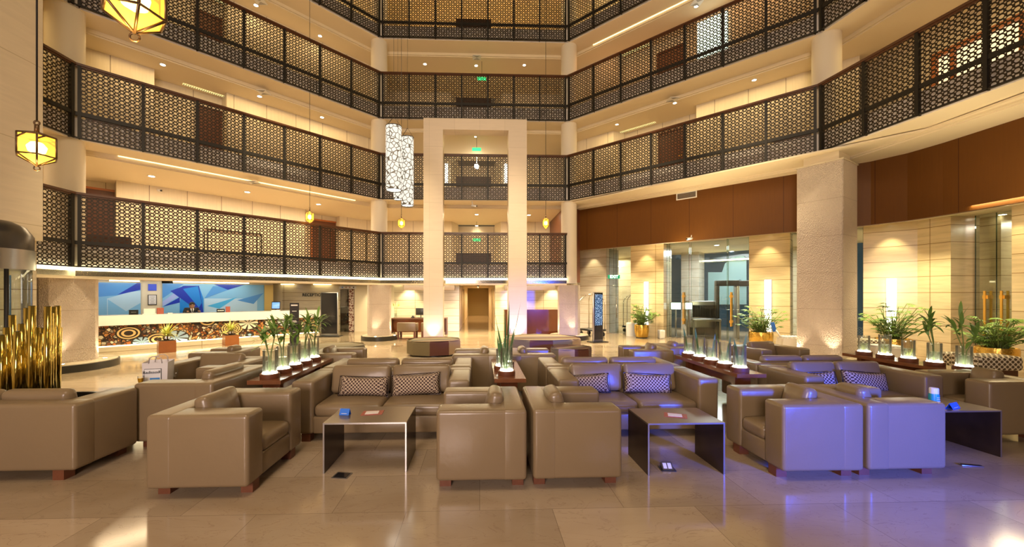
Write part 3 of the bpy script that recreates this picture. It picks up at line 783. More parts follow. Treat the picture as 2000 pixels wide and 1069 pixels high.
# round columns and clad columns -----------------------------------------
def bis(i, d):
    a, b = FAC[i - 1].n, FAC[i].n; mx, my = a[0] + b[0], a[1] + b[1]; l = math.hypot(mx, my)
    return (PATH[i][0] + mx / l * d, PATH[i][1] + my / l * d), math.atan2(my, mx)
COLN = {1: 'near the reception end', 2: 'between reception and the middle bay', 3: 'between the middle bay and the entrance', 4: 'in front of the entrance'}
for i in (1, 2, 3, 4):
    (x, y), a = bis(i, 0.42)
    r = .33 if i == 1 else .30
    m = MB()
    segs = [(2.13, ZB[1])] if i < 4 else []
    if i == 4: segs = [(4.98, ZB[1])]
    for k in (1, 2, 3): segs.append((ZB[k] + .5, ZB[k + 1]))
    for z0, z1 in segs: m.cyl(x, y, r, z0, z1, 40)
    struct(m.build('column', 'column_paint'), 'round cream column rising through the galleries ' + COLN[i])
    # square stone cladding below
    top = 2.07 if i < 4 else 4.95
    hw = {1: .50, 2: .40, 3: .38, 4: .47}[i]
    rot = a + (math.radians(4) if i == 4 else 0)
    ca, sa = math.cos(rot), math.sin(rot); ch = hw * .22 if i != 4 else .02
    pts = [(-hw, -hw + ch), (-hw + ch, -hw), (hw - ch, -hw), (hw, -hw + ch), (hw, hw - ch), (hw - ch, hw), (-hw + ch, hw), (-hw, hw - ch)]
    x2, y2 = (x, y) if i != 4 else (x + .02, y + .02)
    if i == 1: x2 -= .15; y2 += .05
    pts = [(x2 + p * ca - q * sa, y2 + p * sa + q * ca) for p, q in pts]
    m = MB(); m.prism(pts, 0.0, top); struct(m.build('column', 'column_stone'), 'square column clad in rippled stone ' + COLN[i])
    if i == 4:
        pts2 = [(x2 + (p) * 1.04 * ca - (q) * 1.04 * sa, y2 + p * 1.04 * sa + q * 1.04 * ca) for p, q in [(-hw, -hw), (hw, -hw), (hw, hw), (-hw, hw)]]
        m = MB(); m.prism(pts2, top, top + .03); struct(m.build('trim', 'travertine_pale'), 'thin stone cap on the rippled column')
        m = MB(); hq = .36
        pts3 = [(x2 + p * ca - q * sa, y2 + p * sa + q * ca) for p, q in [(-hq, -hq), (hq, -hq), (hq, hq), (-hq, hq)]]
        m.prism(pts3, top + .03, ZB[1] - .02); struct(m.build('trim', 'cream'), 'cream neck above the rippled column')
    pr = {1: 1.0, 2: .66, 3: .74, 4: .78}[i]
    m = MB(); m.cyl(x2, y2, pr, 0, .16, 64); struct(m.build('column_base', 'podium_dark'), 'round dark plinth of the column ' + COLN[i])
    m = MB(); m.cyl(x2, y2, pr * .97, .16, .175, 64); struct(m.build('column_base_top', 'travertine_pale'), 'pale stone top of the round plinth ' + COLN[i])
    # uplights set in the plinth
    for j, da in enumerate((0.0, 1.25) if i != 4 else (0.15, 1.35)):
        ang = rot + math.pi + da - (.35 if i in (1, 2) else .9)
        ux, uy = x2 + (hw + .17) * math.cos(ang) * 1.12, y2 + (hw + .17) * math.sin(ang) * 1.12
        t = thing('floor_uplight', '%s recessed uplight washing the stone column %s' % (('lens-bright', 'second')[j] if j else 'first', COLN[i]), 'uplight', (ux, uy, .175), 0, 'recessed uplights around the columns')
        MB().lathe((ux, uy), [(.055, .175), (.055, .183), (.042, .184)], 16, caps=False).build('ring', 'steel', t)
        MB().lathe((ux, uy), [(.042, .181), (.001, .182)], 14, caps=False).build('lens', 'lamp_disc', t)
        l = lamp('SPOT', 'uplight_lamp', (0, 0, .03), 42, (1.0, .78, .5), spot_size=math.radians(62), spot_blend=.8, shadow_soft_size=.03)
        l.parent = t; dx, dy = x2 - ux, y2 - uy
        l.rotation_euler = Vector((dx * .55, dy * .55, 1.5)).to_track_quat('-Z', 'Y').to_euler()

# stone portal -----------------------------------------------------------
py0, py1 = 14.10, 14.60
xl0, xl1, xr0, xr1 = (Lx(p, (-9, py0), (9, py0))[0] for p in (827, 865, 993, 1029))
zt, zi = Zat(231.5, (-.5, py0)), Zat(253.5, (-.5, py0))
m = MB(); m.box(xl0, xl1, py0, py1, 0, zi); m.box(xr0, xr1, py0, py1, 0, zi); m.box(xl0, xr1, py0, py1, zi, zt)
o = m.build('stone_portal', 'portal_stone'); tag(o, 'tall free-standing stone portal frame in front of the middle galleries', 'portal')
for j, (px_, l) in enumerate((((xl0 + xl1) / 2, 'reception-side'), ((xr0 + xr1) / 2, 'entrance-side'))):
    t = thing('floor_uplight', 'recessed uplight at the foot of the %s pillar of the stone portal' % l, 'uplight', (px_, py0 - .22, .0), 0, 'recessed uplights at the portal')
    MB().lathe((px_, py0 - .22), [(.07, .001), (.07, .008), (.05, .009)], 16, caps=False).build('ring', 'steel', t)
    MB().lathe((px_, py0 - .22), [(.05, .006), (.001, .007)], 14, caps=False).build('lens', 'lamp_disc', t)
    lo = lamp('SPOT', 'uplight_lamp', (0, 0, .03), 110, (1.0, .78, .52), spot_size=math.radians(75), spot_blend=.9, shadow_soft_size=.05); lo.parent = t
    lo.rotation_euler = Vector((0, .30, 1.5)).to_track_quat('-Z', 'Y').to_euler()

# wood wall above the entrance -------------------------------------------
woodp = [(4.05, 15.75), (9.30, 10.50), (10.05, 9.75), (10.35, 9.15), (10.45, 8.5), (10.60, 2.5)]
a, b = woodp, offset_path(woodp, .12)
for i in range(len(woodp) - 1):
    m = MB(); m.prism([a[i], b[i], b[i + 1], a[i + 1]], 3.5, 5.2)
    o = m.build('wall_wood', 'wood_wall'); struct(o, 'dark reddish wood wall panels above the entrance')
m = MB()
ia, ib = offset_path(woodp, .0), offset_path(PATH[3:], .14)
m.prism([(3.4, 14.95), (9.5, 8.0), (9.6, 2.5), (14.0, 2.5), (13.5, 12.5), (4.5, 20.5)], 5.2, 5.24)
struct(m.build('ceiling', 'soffit'), 'cream soffit between the second gallery and the wood wall')
m = MB(); m.prism([(3.3, 15.0), (4.05, 15.75), (4.05, 18.8), (3.3, 18.8)], 2.2, 5.2); struct(m.build('wall_wood_return', 'door_wood'), 'dark wood return beside the middle bay')
o = lamp('AREA', 'soffit_fill', (6.7, 11.7, 3.2), 90, (1.0, .80, .45), shape='RECTANGLE', size=7, size_y=.3); aim(o, (6.75, 11.75, 5.2)); o.rotation_euler.z += math.atan2(FAC[3].e[1], FAC[3].e[0])  # unseen upward fill in mid air, added to brighten the soffit
o = lamp('AREA', 'soffit_fill', (9.4, 6.8, 3.2), 60, (1.0, .80, .45), shape='RECTANGLE', size=.3, size_y=5); aim(o, (9.45, 6.8, 5.2))
# left wing wall slab ----------------------------------------------------
m = MB(); m.box(-8.75, -8.3, -4, 7.77, 2.72, 14); struct(m.build('wall_left', 'wall_slab'), 'tall cream panelled wall rising on the reception side')
m = MB(); m.box(-8.75, -8.36, -4, 7.72, 0, 2.72); struct(m.build('wall_left_base', 'travertine_pale'), 'pale marble foot of the tall wall on the reception side')

# ================================================================== GROUND FLOOR, RECEPTION SIDE
YB = 18.4
def bx(px, Y=YB): return Lx(px, (-20, Y), (20, Y))[0]
m = MB(); band(m, PATH[:4], .5, 9.5, 2.20, 2.26); struct(m.build('ceiling', 'soffit'), 'low cream ceiling over the reception and lobby edge')
S_ART = 26.4
FA = frame((-16.0, -16.0 + S_ART), (bx(533) , bx(533) + S_ART))
uA = lambda px: FA.inv(*Lx(px, FA(0, 0, 0)[:2], FA(FA.len, 0, 0)[:2]))[0]
m = MB(FA); m.box(0, uA(533), .0, .2, 0, 2.2); struct(m.build('wall_reception', 'cream'), 'cream wall behind the reception counter')
def art(pxa, pxb, polys, name_lab):
    u0, u1 = uA(pxa), uA(pxb); z0, z1 = .95, 2.12
    t = thing('wall_art_panel', name_lab, 'wall art', FA((u0 + u1) / 2, -.05, z0))
    m = MB(FA); m.box(u0, u1, -.05, -.005, z0, z1); m.build('panel', 'art_base', t)
    i = 0
    for mat, pts in polys:
        i += 1
        m = MB(FA); q = []
        for X, Y in pts:
            px, py = 200 + X / 5.627, 530 + Y / 5.627
            wp = Lx(px, FA(0, -.05, 0)[:2], FA(FA.len, -.05, 0)[:2]); q.append((FA.inv(*wp)[0], -.052 - .0012 * i, min(z1, max(z0, Zat(py, wp)))))
        m.poly(q); m.build('colour_shape', mat, t, recalc=False)
art(60, 274.5, [('art_mid', [(-600, 125), (385, 125), (160, 265), (-600, 330)]), ('art_pale', [(50, 300), (300, 230), (418, 215), (418, 485), (50, 485)]), ('art_deep', [(160, 262), (385, 125), (418, 125), (418, 205)]), ('art_base', [(60, 310), (260, 440), (418, 350), (418, 480), (60, 480)])], 'blue geometric wall panel, narrow one nearest the big column')
art(317, 515, [('art_mid', [(660, 130), (900, 130), (660, 300)]), ('art_lilac', [(660, 335), (790, 240), (850, 270), (660, 385)]), ('art_deep', [(662, 390), (850, 285), (850, 345)]), ('art_blue', [(850, 345), (880, 160), (1060, 160), (1110, 300), (1110, 480), (850, 480)]),
    ('art_deep', [(745, 218), (900, 160), (1062, 160), (1085, 300), (1112, 462), (1060, 440)]), ('art_blue', [(885, 195), (1050, 165), (1090, 350), (1060, 400)]),
    ('art_pale', [(1120, 300), (1700, 300), (1700, 500), (1120, 500)]), ('art_mid', [(1120, 300), (1215, 165), (1490, 165)]), ('art_deep', [(1220, 140), (1560, 135), (1490, 172), (1380, 205)]), ('art_cyan', [(1150, 382), (1480, 285), (1285, 412)]), ('art_mid', [(1480, 320), (1770, 240), (1660, 360)])], 'blue geometric wall panel, long one behind the receptionist')
# framed notices between the art panels
def on_art(px, py):
    wp = Lx(px, FA(0, -.05, 0)[:2], FA(FA.len, -.05, 0)[:2]); return FA.inv(*wp)[0], Zat(py, wp)
def framed(pxa, pxb, pya, pyb, fm, im, lab):
    u0, z1 = on_art(pxa, pya); u1, z0 = on_art(pxb, pyb)
    t = thing('framed_notice', lab, 'picture frame', FA((u0 + u1) / 2, -.03, z0))
    m = MB(FA); m.box(u0, u1, -.03, -.002, z0, z1); m.build('frame', fm, t)
    m = MB(FA); m.box(u0 + .02, u1 - .02, -.036, -.03, z0 + .03, z1 - .02); m.build('sheet', im, t)
    if im == 'paper':
        m = MB(FA)
        for j in range(5): m.box(u0 + .06 + .02 * (j % 2), u1 - .06 - .02 * (j % 2), -.038, -.036, z1 - .09 - j * .055, z1 - .075 - j * .055)
        m.build('printed_lines', 'vent_grey', t)
framed(289.5, 306, 555, 568, 'blue_bright', 'blue_bright', 'small glowing blue plaque on the cream wall between the art panels')
framed(289, 306.5, 576, 596, 'black', 'paper', 'black framed certificate on the cream wall under the blue plaque')
# back walls facing the lobby
def backwall(pxa, pxb, z0, z1, mat, lab, Y=YB, th=.2, name='wall_back'):
    xa, xb = bx(pxa, Y), bx(pxb, Y)
    return struct(MB().box(xa, xb, Y, Y + th, z0, z1).build(name, mat), lab)
m = MB(); q = FA(uA(533), 0, 0); m.box(q[0] - .02, q[0] + .02, YB - 1.2, YB, 0, 2.2)
backwall(520, 551, 0, 2.2, 'cream', 'cream end of the reception wall'); backwall(551, 664, 0, 2.2, 'travertine_pale', 'travertine wall carrying the reception sign')
x515, x533 = FA(uA(515), -.06, 0), FA(uA(533), -.06, 0)
m = MB(FA); m.box(uA(515), uA(532), -.10, -.005, .95, 2.12); struct(m.build('trim_1', 'pinstripe'), 'bronze end panel beside the long blue art')
text('reception_lettering', 'RECEPTION', .19, None, (bx(612, YB - .02), YB - .02, Zat(576.5, (0, YB))), (1, 0, 0), 'black', bold=.005)
tag(bpy.data.objects['reception_lettering'], 'RECEPTION lettering on the travertine wall', 'sign')
backwall(692, 770, 0, 2.2, 'cream', 'cream wall between the shop and the concierge'); backwall(770, 897, 0, 2.2, 'travertine_pale', 'travertine wall behind the concierge desk')
backwall(967, 1120, 0, 2.2, 'travertine_pale', 'travertine wall behind the brown desk front')
backwall(664, 692, 2.0, 2.2, 'cream', 'cream lintel over the shop')
# shop recess
xa, xb = bx(664), bx(692)
m = MB(); m.box(xa, xb, YB + 1.6, YB + 1.7, 0, 2.0); struct(m.build('wall_shop', 'door_wood'), 'dark back of the small shop')
t = thing('shop_shelf', 'dim glass-fronted display shelves of the lobby shop', 'shelf', ((xa + xb) / 2, YB + .4, 0))
MB().box(xa + .02, xb - .02, YB + .5, YB + .95, 0, .08).build('base', 'black', t)
for j in range(5): MB().box(xa + .02, xb - .25, YB + .5, YB + .95, .35 + j * .33, .37 + j * .33).build('shelf_board', 'steel', t)
MB().box(xb - .24, xb - .02, YB - .04, YB, 0.02, 1.95).build('mosaic_strip', 'shop_mosaic', t)
MB().box(xa, xb, YB + .03, YB + .04, 0.02, 1.95).build('glass_front', 'glass_shop', t)
for j in range(8):
    zz = .37 + (j % 4) * .33; xx = xa + .1 + (j // 4) * .16
    o = MB().box(xx, xx + .09, YB + .6, YB + .7, zz, zz + .13).build('souvenir_box', ('print_red', 'card_blue', 'paper')[j % 3]); tag(o, '%s boxed souvenir %s on the dim shop shelves' % (('red', 'blue', 'pale')[j % 3], ('on the bottom board', 'on the second board', 'on the third board', 'on the fourth board')[j % 4]) + (', nearer the mosaic strip' if j > 3 else ', nearer the reception'), 'box', 'souvenirs in the lobby shop')
o = MB().box(xa - .02, xb + .1, YB - .06, YB - .02, 1.98, 2.10).build('shop_sign', 'paper'); tag(o, 'pale sign strip above the lobby shop', 'sign')
for j, mt in enumerate(('card_blue', 'print_red', 'print_red', 'black')):
    MB().box(xa + .1 + j * .17, xa + .16 + j * .17, YB - .064, YB - .06, 2.02, 2.07).build('emblem', mt, o)
# counter
Q1 = (-6.62, -6.62 + 23.07)
FC = frame((-12.4, -12.4 + 23.07), Q1)
t = thing('reception_counter', 'long marble reception counter with colourful mosaic front', 'counter', FC(FC.len / 2, .3, 0))
m = MB(FC); m.box(0, FC.len, .08, .7, .16, .78); m.build('mosaic_front', 'counter_mosaic', t)
m = MB(FC); m.box(-.05, FC.len + .04, -.02, .75, .78, 1.08); m.build('marble_top', 'marble_white', t)
m = MB(FC); m.box(0, FC.len, -.02, .7, 0, .15); m.build('plinth', 'travertine_pale', t)
m = MB(FC); m.box(0.02, FC.len - .02, 0.03, .07, .155, .175); m.build('led_line', 'led', t)
o = lamp('AREA', 'counter_light', FC(FC.len / 2, .02, .30), 9, (1.0, .86, .5), shape='RECTANGLE', size=FC.len, size_y=.05); o.rotation_euler = (0, 0, math.atan2(FC.e[1], FC.e[0]))
o = lamp('AREA', 'counter_wash', FC(FC.len / 2, -.9, 2.15), 60, (1.0, .82, .5), shape='RECTANGLE', size=FC.len, size_y=.4); o.rotation_euler = (0, 0, math.atan2(FC.e[1], FC.e[0]))
o = lamp('AREA', 'art_wash', FA(FA.len * .62, -.7, 2.15), 24, (.92, .95, 1.0), shape='RECTANGLE', size=FA.len * .7, size_y=.15); o.rotation_euler = (math.radians(28), 0, math.atan2(FA.e[1], FA.e[0]))
# ceiling light line over the art
for a_, b_, l in ((212, 270, 'narrow'), (330, 480, 'long')):
    m = MB(FA); m.box(uA(a_), uA(b_), -.45, -.38, 2.16, 2.195); o = m.build('light_strip', 'led'); tag(o, 'bright ceiling light strip over the %s blue art panel' % l, 'light strip')
# things on the counter
def cpt(px, v=.3): 
    q = Lx(px, FC(0, v, 0)[:2], FC(FC.len, v, 0)[:2]); return q
CE = math.atan2(FC.e[1], FC.e[0]); ZT = 1.08
def counter_box(px, w_, h_, d_, mat, name, lab, cat, part=None):
    x, y = cpt(px); t = thing(name, lab, cat, (x, y, ZT), CE)
    MB().box(-w_ / 2, w_ / 2, -d_ / 2, d_ / 2, 0, h_).build(part or 'block', mat, t, world=False)
    return t
t = counter_box(261, .22, .15, .02, 'black', 'counter_sign', 'small black tent sign near the column end of the reception counter', 'sign', 'plate'); MB().box(-.06, .06, -.014, -.011, .07, .085).build('lettering', 'steel', t, world=False)
t = counter_box(291, .34, .02, .25, 'paper', 'paper_tray', 'white tray of papers on the reception counter beside the black tent sign', 'tray', 'tray')
MB().box(-.13, .15, -.02, .10, .02, .18).build('papers', 'marble_white', t, world=False)
t = counter_box(313, .17, .20, .08, 'print_red', 'leaflet_holder', 'reddish leaflet holder on the reception counter below the certificate', 'leaflet holder', 'holder')
t = counter_box(431, .24, .12, .02, 'black', 'counter_sign', 'small black sign with white lettering on the counter past the receptionist', 'sign', 'plate')
m = MB()
for j in range(5): m.box(-.09 + j * .038, -.065 + j * .038, -.014, -.011, .045, .08)
m.build('lettering', 'white', t, world=False)
t = counter_box(445, .13, .20, .06, 'print_red', 'leaflet_holder', 'narrow red leaflet holder on the counter beside the lettered sign', 'leaflet holder', 'holder')
t = counter_box(332, .12, .03, .10, 'paper', 'desk_bell', 'small white item on the counter just before the receptionist', 'desk item', 'body')
x, y = cpt(539); t = thing('monitor', 'tilted monitor with a lit screen at the far end of the reception counter', 'monitor', (x, y, ZT), CE - .5)
MB().box(-.14, .14, -.10, .10, 0, .03).build('base', 'white', t, world=False)
M_ = Matrix.Rotation(math.radians(-12), 4, 'X')
MB().rbox(-.15, .15, -.02, .02, .06, .36, .01, 2, T=M_).build('housing', 'black', t, world=False)
MB().rbox(-.13, .13, -.028, -.022, .09, .33, .002, 1, T=M_).build('screen', 'screen_blue', t, world=False)
MB().tube([(0, .02, .03), (0, .02, .16)], .015).build('neck', 'black', t, world=False)
# wooden boxes with pale plants in front of the counter
def blades(m, base, n, length, spread, wid, droop=.5, zup=.5, rnd=random, seg=4):
    for i in range(n):
        a = rnd.uniform(0, 2 * math.pi); L_ = length * rnd.uniform(.65, 1.1); el = rnd.uniform(zup, 1.45)
        p = Vector(base) + Vector((rnd.uniform(-1, 1) * spread, rnd.uniform(-1, 1) * spread, 0))
        d = Vector((math.cos(a) * math.cos(el), math.sin(a) * math.cos(el), math.sin(el)))
        side = Vector((-math.sin(a), math.cos(a), 0)); prev = None; vs = []; fs = []
        for k in range(seg + 1):
            t_ = k / seg; wd = wid * math.sin(math.pi * (0.12 + .88 * t_)) ** .8 if t_ < 1 else 0.001
            vs += [tuple(p - side * wd), tuple(p + side * wd)]
            if k: fs.append((2 * k - 2, 2 * k - 1, 2 * k + 1, 2 * k))
            d = (d + Vector((0, 0, -droop / seg))).normalized(); p = p + d * (L_ / seg)
        m.faces(vs, fs, sm=True)
def fan(m, base, dirv, n, length, wid, rnd):
    d0 = Vector(dirv).normalized(); side = d0.cross(Vector((0, 0, 1))).normalized(); up = side.cross(d0)
    for i in range(n):
        a = (i / (n - 1) - .5) * 2.6
        d = (d0 * math.cos(a) + side * math.sin(a)).normalized(); sd = d.cross(up).normalized()
        L_ = length * rnd.uniform(.8, 1.1) * (1 - .25 * abs(a) / 1.3); p = Vector(base); vs = []; fs = []
        for k in range(4):
            wd = (wid * .5, wid, wid * .7, .001)[k]
            vs += [tuple(p - sd * wd), tuple(p + sd * wd)]
            if k: fs.append((2 * k - 2, 2 * k - 1, 2 * k + 1, 2 * k))
            d = (d + Vector((0, 0, -.22))).normalized(); p = p + d * L_ / 3
        m.faces(vs, fs, sm=True)
for px, py, lab in ((319, 689, 'nearer the big column'), (446, 675, 'halfway along the counter')):
    x, y = W(px, py); y += .12
    t = thing('plant_box', 'square brown wooden box holding a pale leafy plant, ' + lab, 'planter', (x, y, 0), CE)
    MB().box(-.2, .2, -.2, .2, 0, .34).build('box', 'box_wood', t, world=False)
    MB().box(-.17, .17, -.17, .17, .34, .35).build('soil', 'soil', t, world=False)
    m = MB(); m.lathe((0, 0), [(.05, .35), (.1, .40), (.09, .47), (.05, .5)], 14); m.build('pot', 'chrome', t, world=False)
    m = MB(); blades(m, (0, 0, .48), 55, .42, .03, .022, 1.0, .35); m.build('foliage', 'leaf_pale', t, world=False, recalc=False)
# receptionist -----------------------------------------------------------
def skin(name, pts, edges, radii, mat, parent, sub=1, root=0):
    me = bpy.data.meshes.new(name); me.from_pydata([tuple(p) for p in pts], edges, []); me.materials.append(MATS[mat])
    o = bpy.data.objects.new(name, me); C.objects.link(o)
    if parent is not None: o.parent = parent
    md = o.modifiers.new('skin', 'SKIN'); sv = me.skin_vertices[0].data
    for i, r in enumerate(radii): sv[i].radius = (r, r) if isinstance(r, (int, float)) else r
    sv[root].use_root = True; md.use_smooth_shade = True
    s2 = o.modifiers.new('sub', 'SUBSURF'); s2.levels = sub; s2.render_levels = sub
    return o
q = Lx(373.5, FC(0, 1.15, 0)[:2], FC(FC.len, 1.15, 0)[:2])
per = thing('person', 'person in a dark suit, white shirt and dark tie bending over the reception counter', 'person', (q[0], q[1], 0), CE)
# local: -Y faces the lobby, bowed forward
hz = 1.30
pts = [(0, .10, .88), (0, .02, 1.05), (0, -.04, 1.16), (0, -.08, 1.22),            # pelvis, waist, chest, neck base
       (-.17, -.05, 1.19), (-.23, -.12, 1.00), (-.17, -.33, 1.13),                 # left shoulder, elbow, wrist
       (.17, -.05, 1.19), (.23, -.12, 1.00), (.17, -.33, 1.13),
       (-.09, .10, .80), (-.10, .10, .45), (-.10, .12, .08), (.09, .10, .80), (.10, .10, .45), (.10, .12, .08)]
ed = [(0, 1), (1, 2), (2, 3), (2, 4), (4, 5), (5, 6), (2, 7), (7, 8), (8, 9), (0, 10), (10, 11), (11, 12), (0, 13), (13, 14), (14, 15)]
rd = [(.15, .11), (.14, .10), (.17, .11), .065, .07, .05, .035, .07, .05, .035, .09, .06, .045, .09, .06, .045]
skin('suit', pts, ed, rd, 'suit', per)
m = MB(); m.lathe((0, 0), [(.001, -.115), (.045, -.105), (.062, -.06), (.075, 0), (.078, .05), (.06, .10), (.001, .125)], 20)
hd = m.build('head', 'skin', per, world=False); hd.location = (0, -.135, hz + .01); hd.rotation_euler = (math.radians(28), 0, 0); hd.scale = (1, 1.15, 1)
MB().tube([(0, -.08, 1.20), (0, -.12, hz - .06)], .05, 12).build('neck', 'skin', per, world=False)
m = MB(); m.lathe((0, .012), [(.001, .135), (.066, .11), (.084, .05), (.083, .0), (.07, -.03)], 20, caps=False)
for v in m.bm.verts:
    if v.co.y < -.03 and v.co.z < .07: v.co.z = .07 + (v.co.z - .07) * .1
m.build('hair', 'hair', hd, world=False)
MB().lathe((0, -.078), [(.001, -.03), (.012, -.02), (.009, .01), (.004, .03)], 8).build('nose', 'skin', hd, world=False)
for s_ in (-1, 1):
    MB().lathe((s_ * .028, -.070), [(.001, .01), (.009, .018), (.001, .026)], 8).build('eye', 'black', hd, world=False)
    MB().lathe((s_ * .077, 0), [(.001, -.03), (.012, -.01), (.012, .02), (.001, .035)], 8).build('ear', 'skin', hd, world=False)
MB().box(-.022, .022, -.076, -.068, -.062, -.055).build('mouth', 'print_red', hd, world=False)
m = MB(); m.poly([(-.055, -.175, 1.20), (.055, -.175, 1.20), (.012, -.165, 1.06), (-.012, -.165, 1.06)]); m.box(-.05, .05, -.15, -.13, 1.19, 1.225); m.build('shirt', 'shirt', per, world=False)
m = MB(); m.box(-.015, .015, -.185, -.178, 1.08, 1.20); m.build('tie', 'black', per, world=False)
for s_ in (-1, 1):
    hp = [(s_ * .17, -.33, 1.135), (s_ * .165, -.38, 1.13)]
    he = [(0, 1)]; hr = [(.026, .02), (.034, .016)]
    for f_ in range(4):
        bx0 = s_ * (.165 - (f_ - 1.5) * .016 * s_ * s_); k = len(hp)
        hp += [(bx0, -.42, 1.125 - .002 * abs(f_ - 1)), (bx0, -.45 + .006 * abs(f_ - 1), 1.108)]; he += [(1, k), (k, k + 1)]; hr += [.009, .007]
    k = len(hp); hp += [(s_ * .13, -.375, 1.12), (s_ * .118, -.40, 1.112)]; he += [(0, k), (k, k + 1)]; hr += [.010, .008]
    skin('hand', hp, he, hr, 'skin', per)
# tall black displays ----------------------------------------------------
def display(pxa, pxb, ptop, pbot, depth_y, lab, screen, ang=0.0, side='steel'):
    x0, y0 = W((pxa + pxb) / 2, pbot); d = sY * x0 + cY * y0
    wd = (pxb - pxa) * d / F_PX; h = (pbot - ptop) * d / F_PX
    t = thing('information_display', lab, 'display', (x0, y0 + .05, 0), ang)
    MB().box(-wd / 2 - .12, wd / 2 + .12, -.2, .2, 0, .03).build('foot_plate', 'black', t, world=False)
    MB().rbox(-wd / 2, wd / 2, -.05, .05, .03, h, .015, 2).build('housing', side, t, world=False)
    return t, wd, h
t, wd, h = display(626, 660, 571, 658, 0, 'tall dark freestanding display screen between reception and the shop', 'black_gloss', -.05)
MB().box(-wd / 2 + .025, wd / 2 - .025, -.056, -.052, .12, h - .03).build('dark_screen', 'black_gloss', t, world=False)
t, wd, h = display(1157, 1179, 571, 669, 0, 'tall freestanding display with a lit blue screen beside the entrance column', 'screen', .35)
MB().box(-wd / 2 + .02, wd / 2 - .02, -.056, -.052, .10, h - .02).build('front_glass', 'black_gloss', t, world=False)
MB().box(-wd / 2 + .05, wd / 2 - .04, -.062, -.058, h * .34, h - .08).build('lit_screen', 'kiosk_screen', t, world=False)
x, y, z = at_depth(575, 592, 13.2)
t = thing('notice_board', 'slim dark standing notice board with white lettering in front of the reception', 'sign', (x, y, 0), CE * .4)
MB().box(-.14, .14, -.015, .015, .02, z).build('board', 'dark_metal', t, world=False); MB().box(-.2, .2, -.15, .15, 0, .02).build('foot', 'black', t, world=False)
m = MB()
for z_, w_, h_ in ((.93, .20, .045), (.80, .14, .02), (.57, .12, .02), (.545, .16, .02), (.30, .10, .015)): m.box(-w_ / 2, w_ / 2, -.019, -.015, z * z_, z * z_ + h_)
m.build('lettering', 'white', t, world=False)
# concierge desk and chairs
xa, ya = W(762, 655); xb = Lx(872, (-9, ya), (9, ya))[0]
t = thing('concierge_desk', 'dark wooden writing desk behind the reception-side portal pillar', 'desk', ((xa + xb) / 2, ya + .35, 0))
MB().box(xa, xb, ya, ya + .75, .66, .71).build('desk_top', 'rail_wood', t)
for q in ((xa, xa + .06), (xb - .06, xb)): MB().box(q[0], q[1], ya + .02, ya + .73, 0, .66).build('side_panel', 'rail_wood', t)
MB().box(xa + .06, xb - .06, ya + .25, ya + .29, .1, .66).build('modesty_panel', 'panel_brown', t)
def desk_item(px, lab, name, cat):
    xx = Lx(px, (-9, ya + .3), (9, ya + .3))[0]; return thing(name, lab, cat, (xx, ya + .3, .71))
t = desk_item(822, 'black desk monitor seen from behind on the concierge desk', 'desk_monitor', 'monitor')
MB().box(-.12, .12, -.08, .08, 0, .015).build('foot', 'black', t, world=False); MB().tube([(0, 0, .01), (0, 0, .14)], .02).build('neck', 'black', t, world=False); MB().rbox(-.22, .22, -.02, .02, .12, .42, .01, 2).build('screen_housing', 'black', t, world=False)
t = desk_item(814, 'small black telephone beside the concierge monitor', 'telephone', 'telephone')
t.location.x -= .16; MB().box(-.07, .07, -.1, .1, 0, .05).build('body', 'black', t, world=False); MB().box(-.03, .03, -.1, .1, .06, .10).build('handset', 'black', t, world=False); MB().box(-.02, .02, -.04, .04, .05, .06).build('cradle', 'black', t, world=False)
t = desk_item(773, 'slender twig plant in a glass vase on the concierge desk', 'vase_plant', 'plant')
m = MB(); m.lathe((0, 0), [(.05, 0), (.05, .2), (.045, .2), (.045, .01)], 14); m.build('vase', 'glass_clear', t, world=False)
m = MB()
for i in range(5):
    a = i * 1.3; m.tube([(0, 0, .02), (.05 * math.cos(a), .05 * math.sin(a), .35), (.14 * math.cos(a), .14 * math.sin(a), .62 + .05 * (i % 3))], .004, 5)
m.build('stems', 'stem', t, world=False)
m = MB(); 
for i in range(5):
    a = i * 1.3; blades(m, (.11 * math.cos(a), .11 * math.sin(a), .5 + .04 * (i % 2)), 6, .12, .03, .014, .4, .1)
m.build('leaves', 'leaf_pale', t, world=False, recalc=False)
def desk_chair(px, lab):
    x, y = W(px, 663); t = thing('desk_armchair', lab, 'chair', (x + .1, y + .25, 0), 0, 'low armchairs at the concierge desk')
    MB().rbox(-.36, .36, -.33, -.23, .30, .64, .03).build('backrest', 'leather', t, world=False)
    for s_ in (-1, 1): MB().rbox(-.37 if s_ < 0 else .27, -.27 if s_ < 0 else .37, -.23, .32, .30, .60, .03).build('armrest', 'leather', t, world=False)
    MB().rbox(-.27, .27, -.23, .30, .30, .42, .03).build('seat', 'leather', t, world=False)
    for a in (-.31, .31):
        for b in (-.28, .26): MB().box(a - .035, a + .035, b - .035, b + .035, 0, .30).build('leg', 'leg_wood', t, world=False)
desk_chair(789, 'low leather armchair with wooden legs at the concierge desk, fully seen'); desk_chair(836, 'low leather armchair half hidden behind the portal pillar')
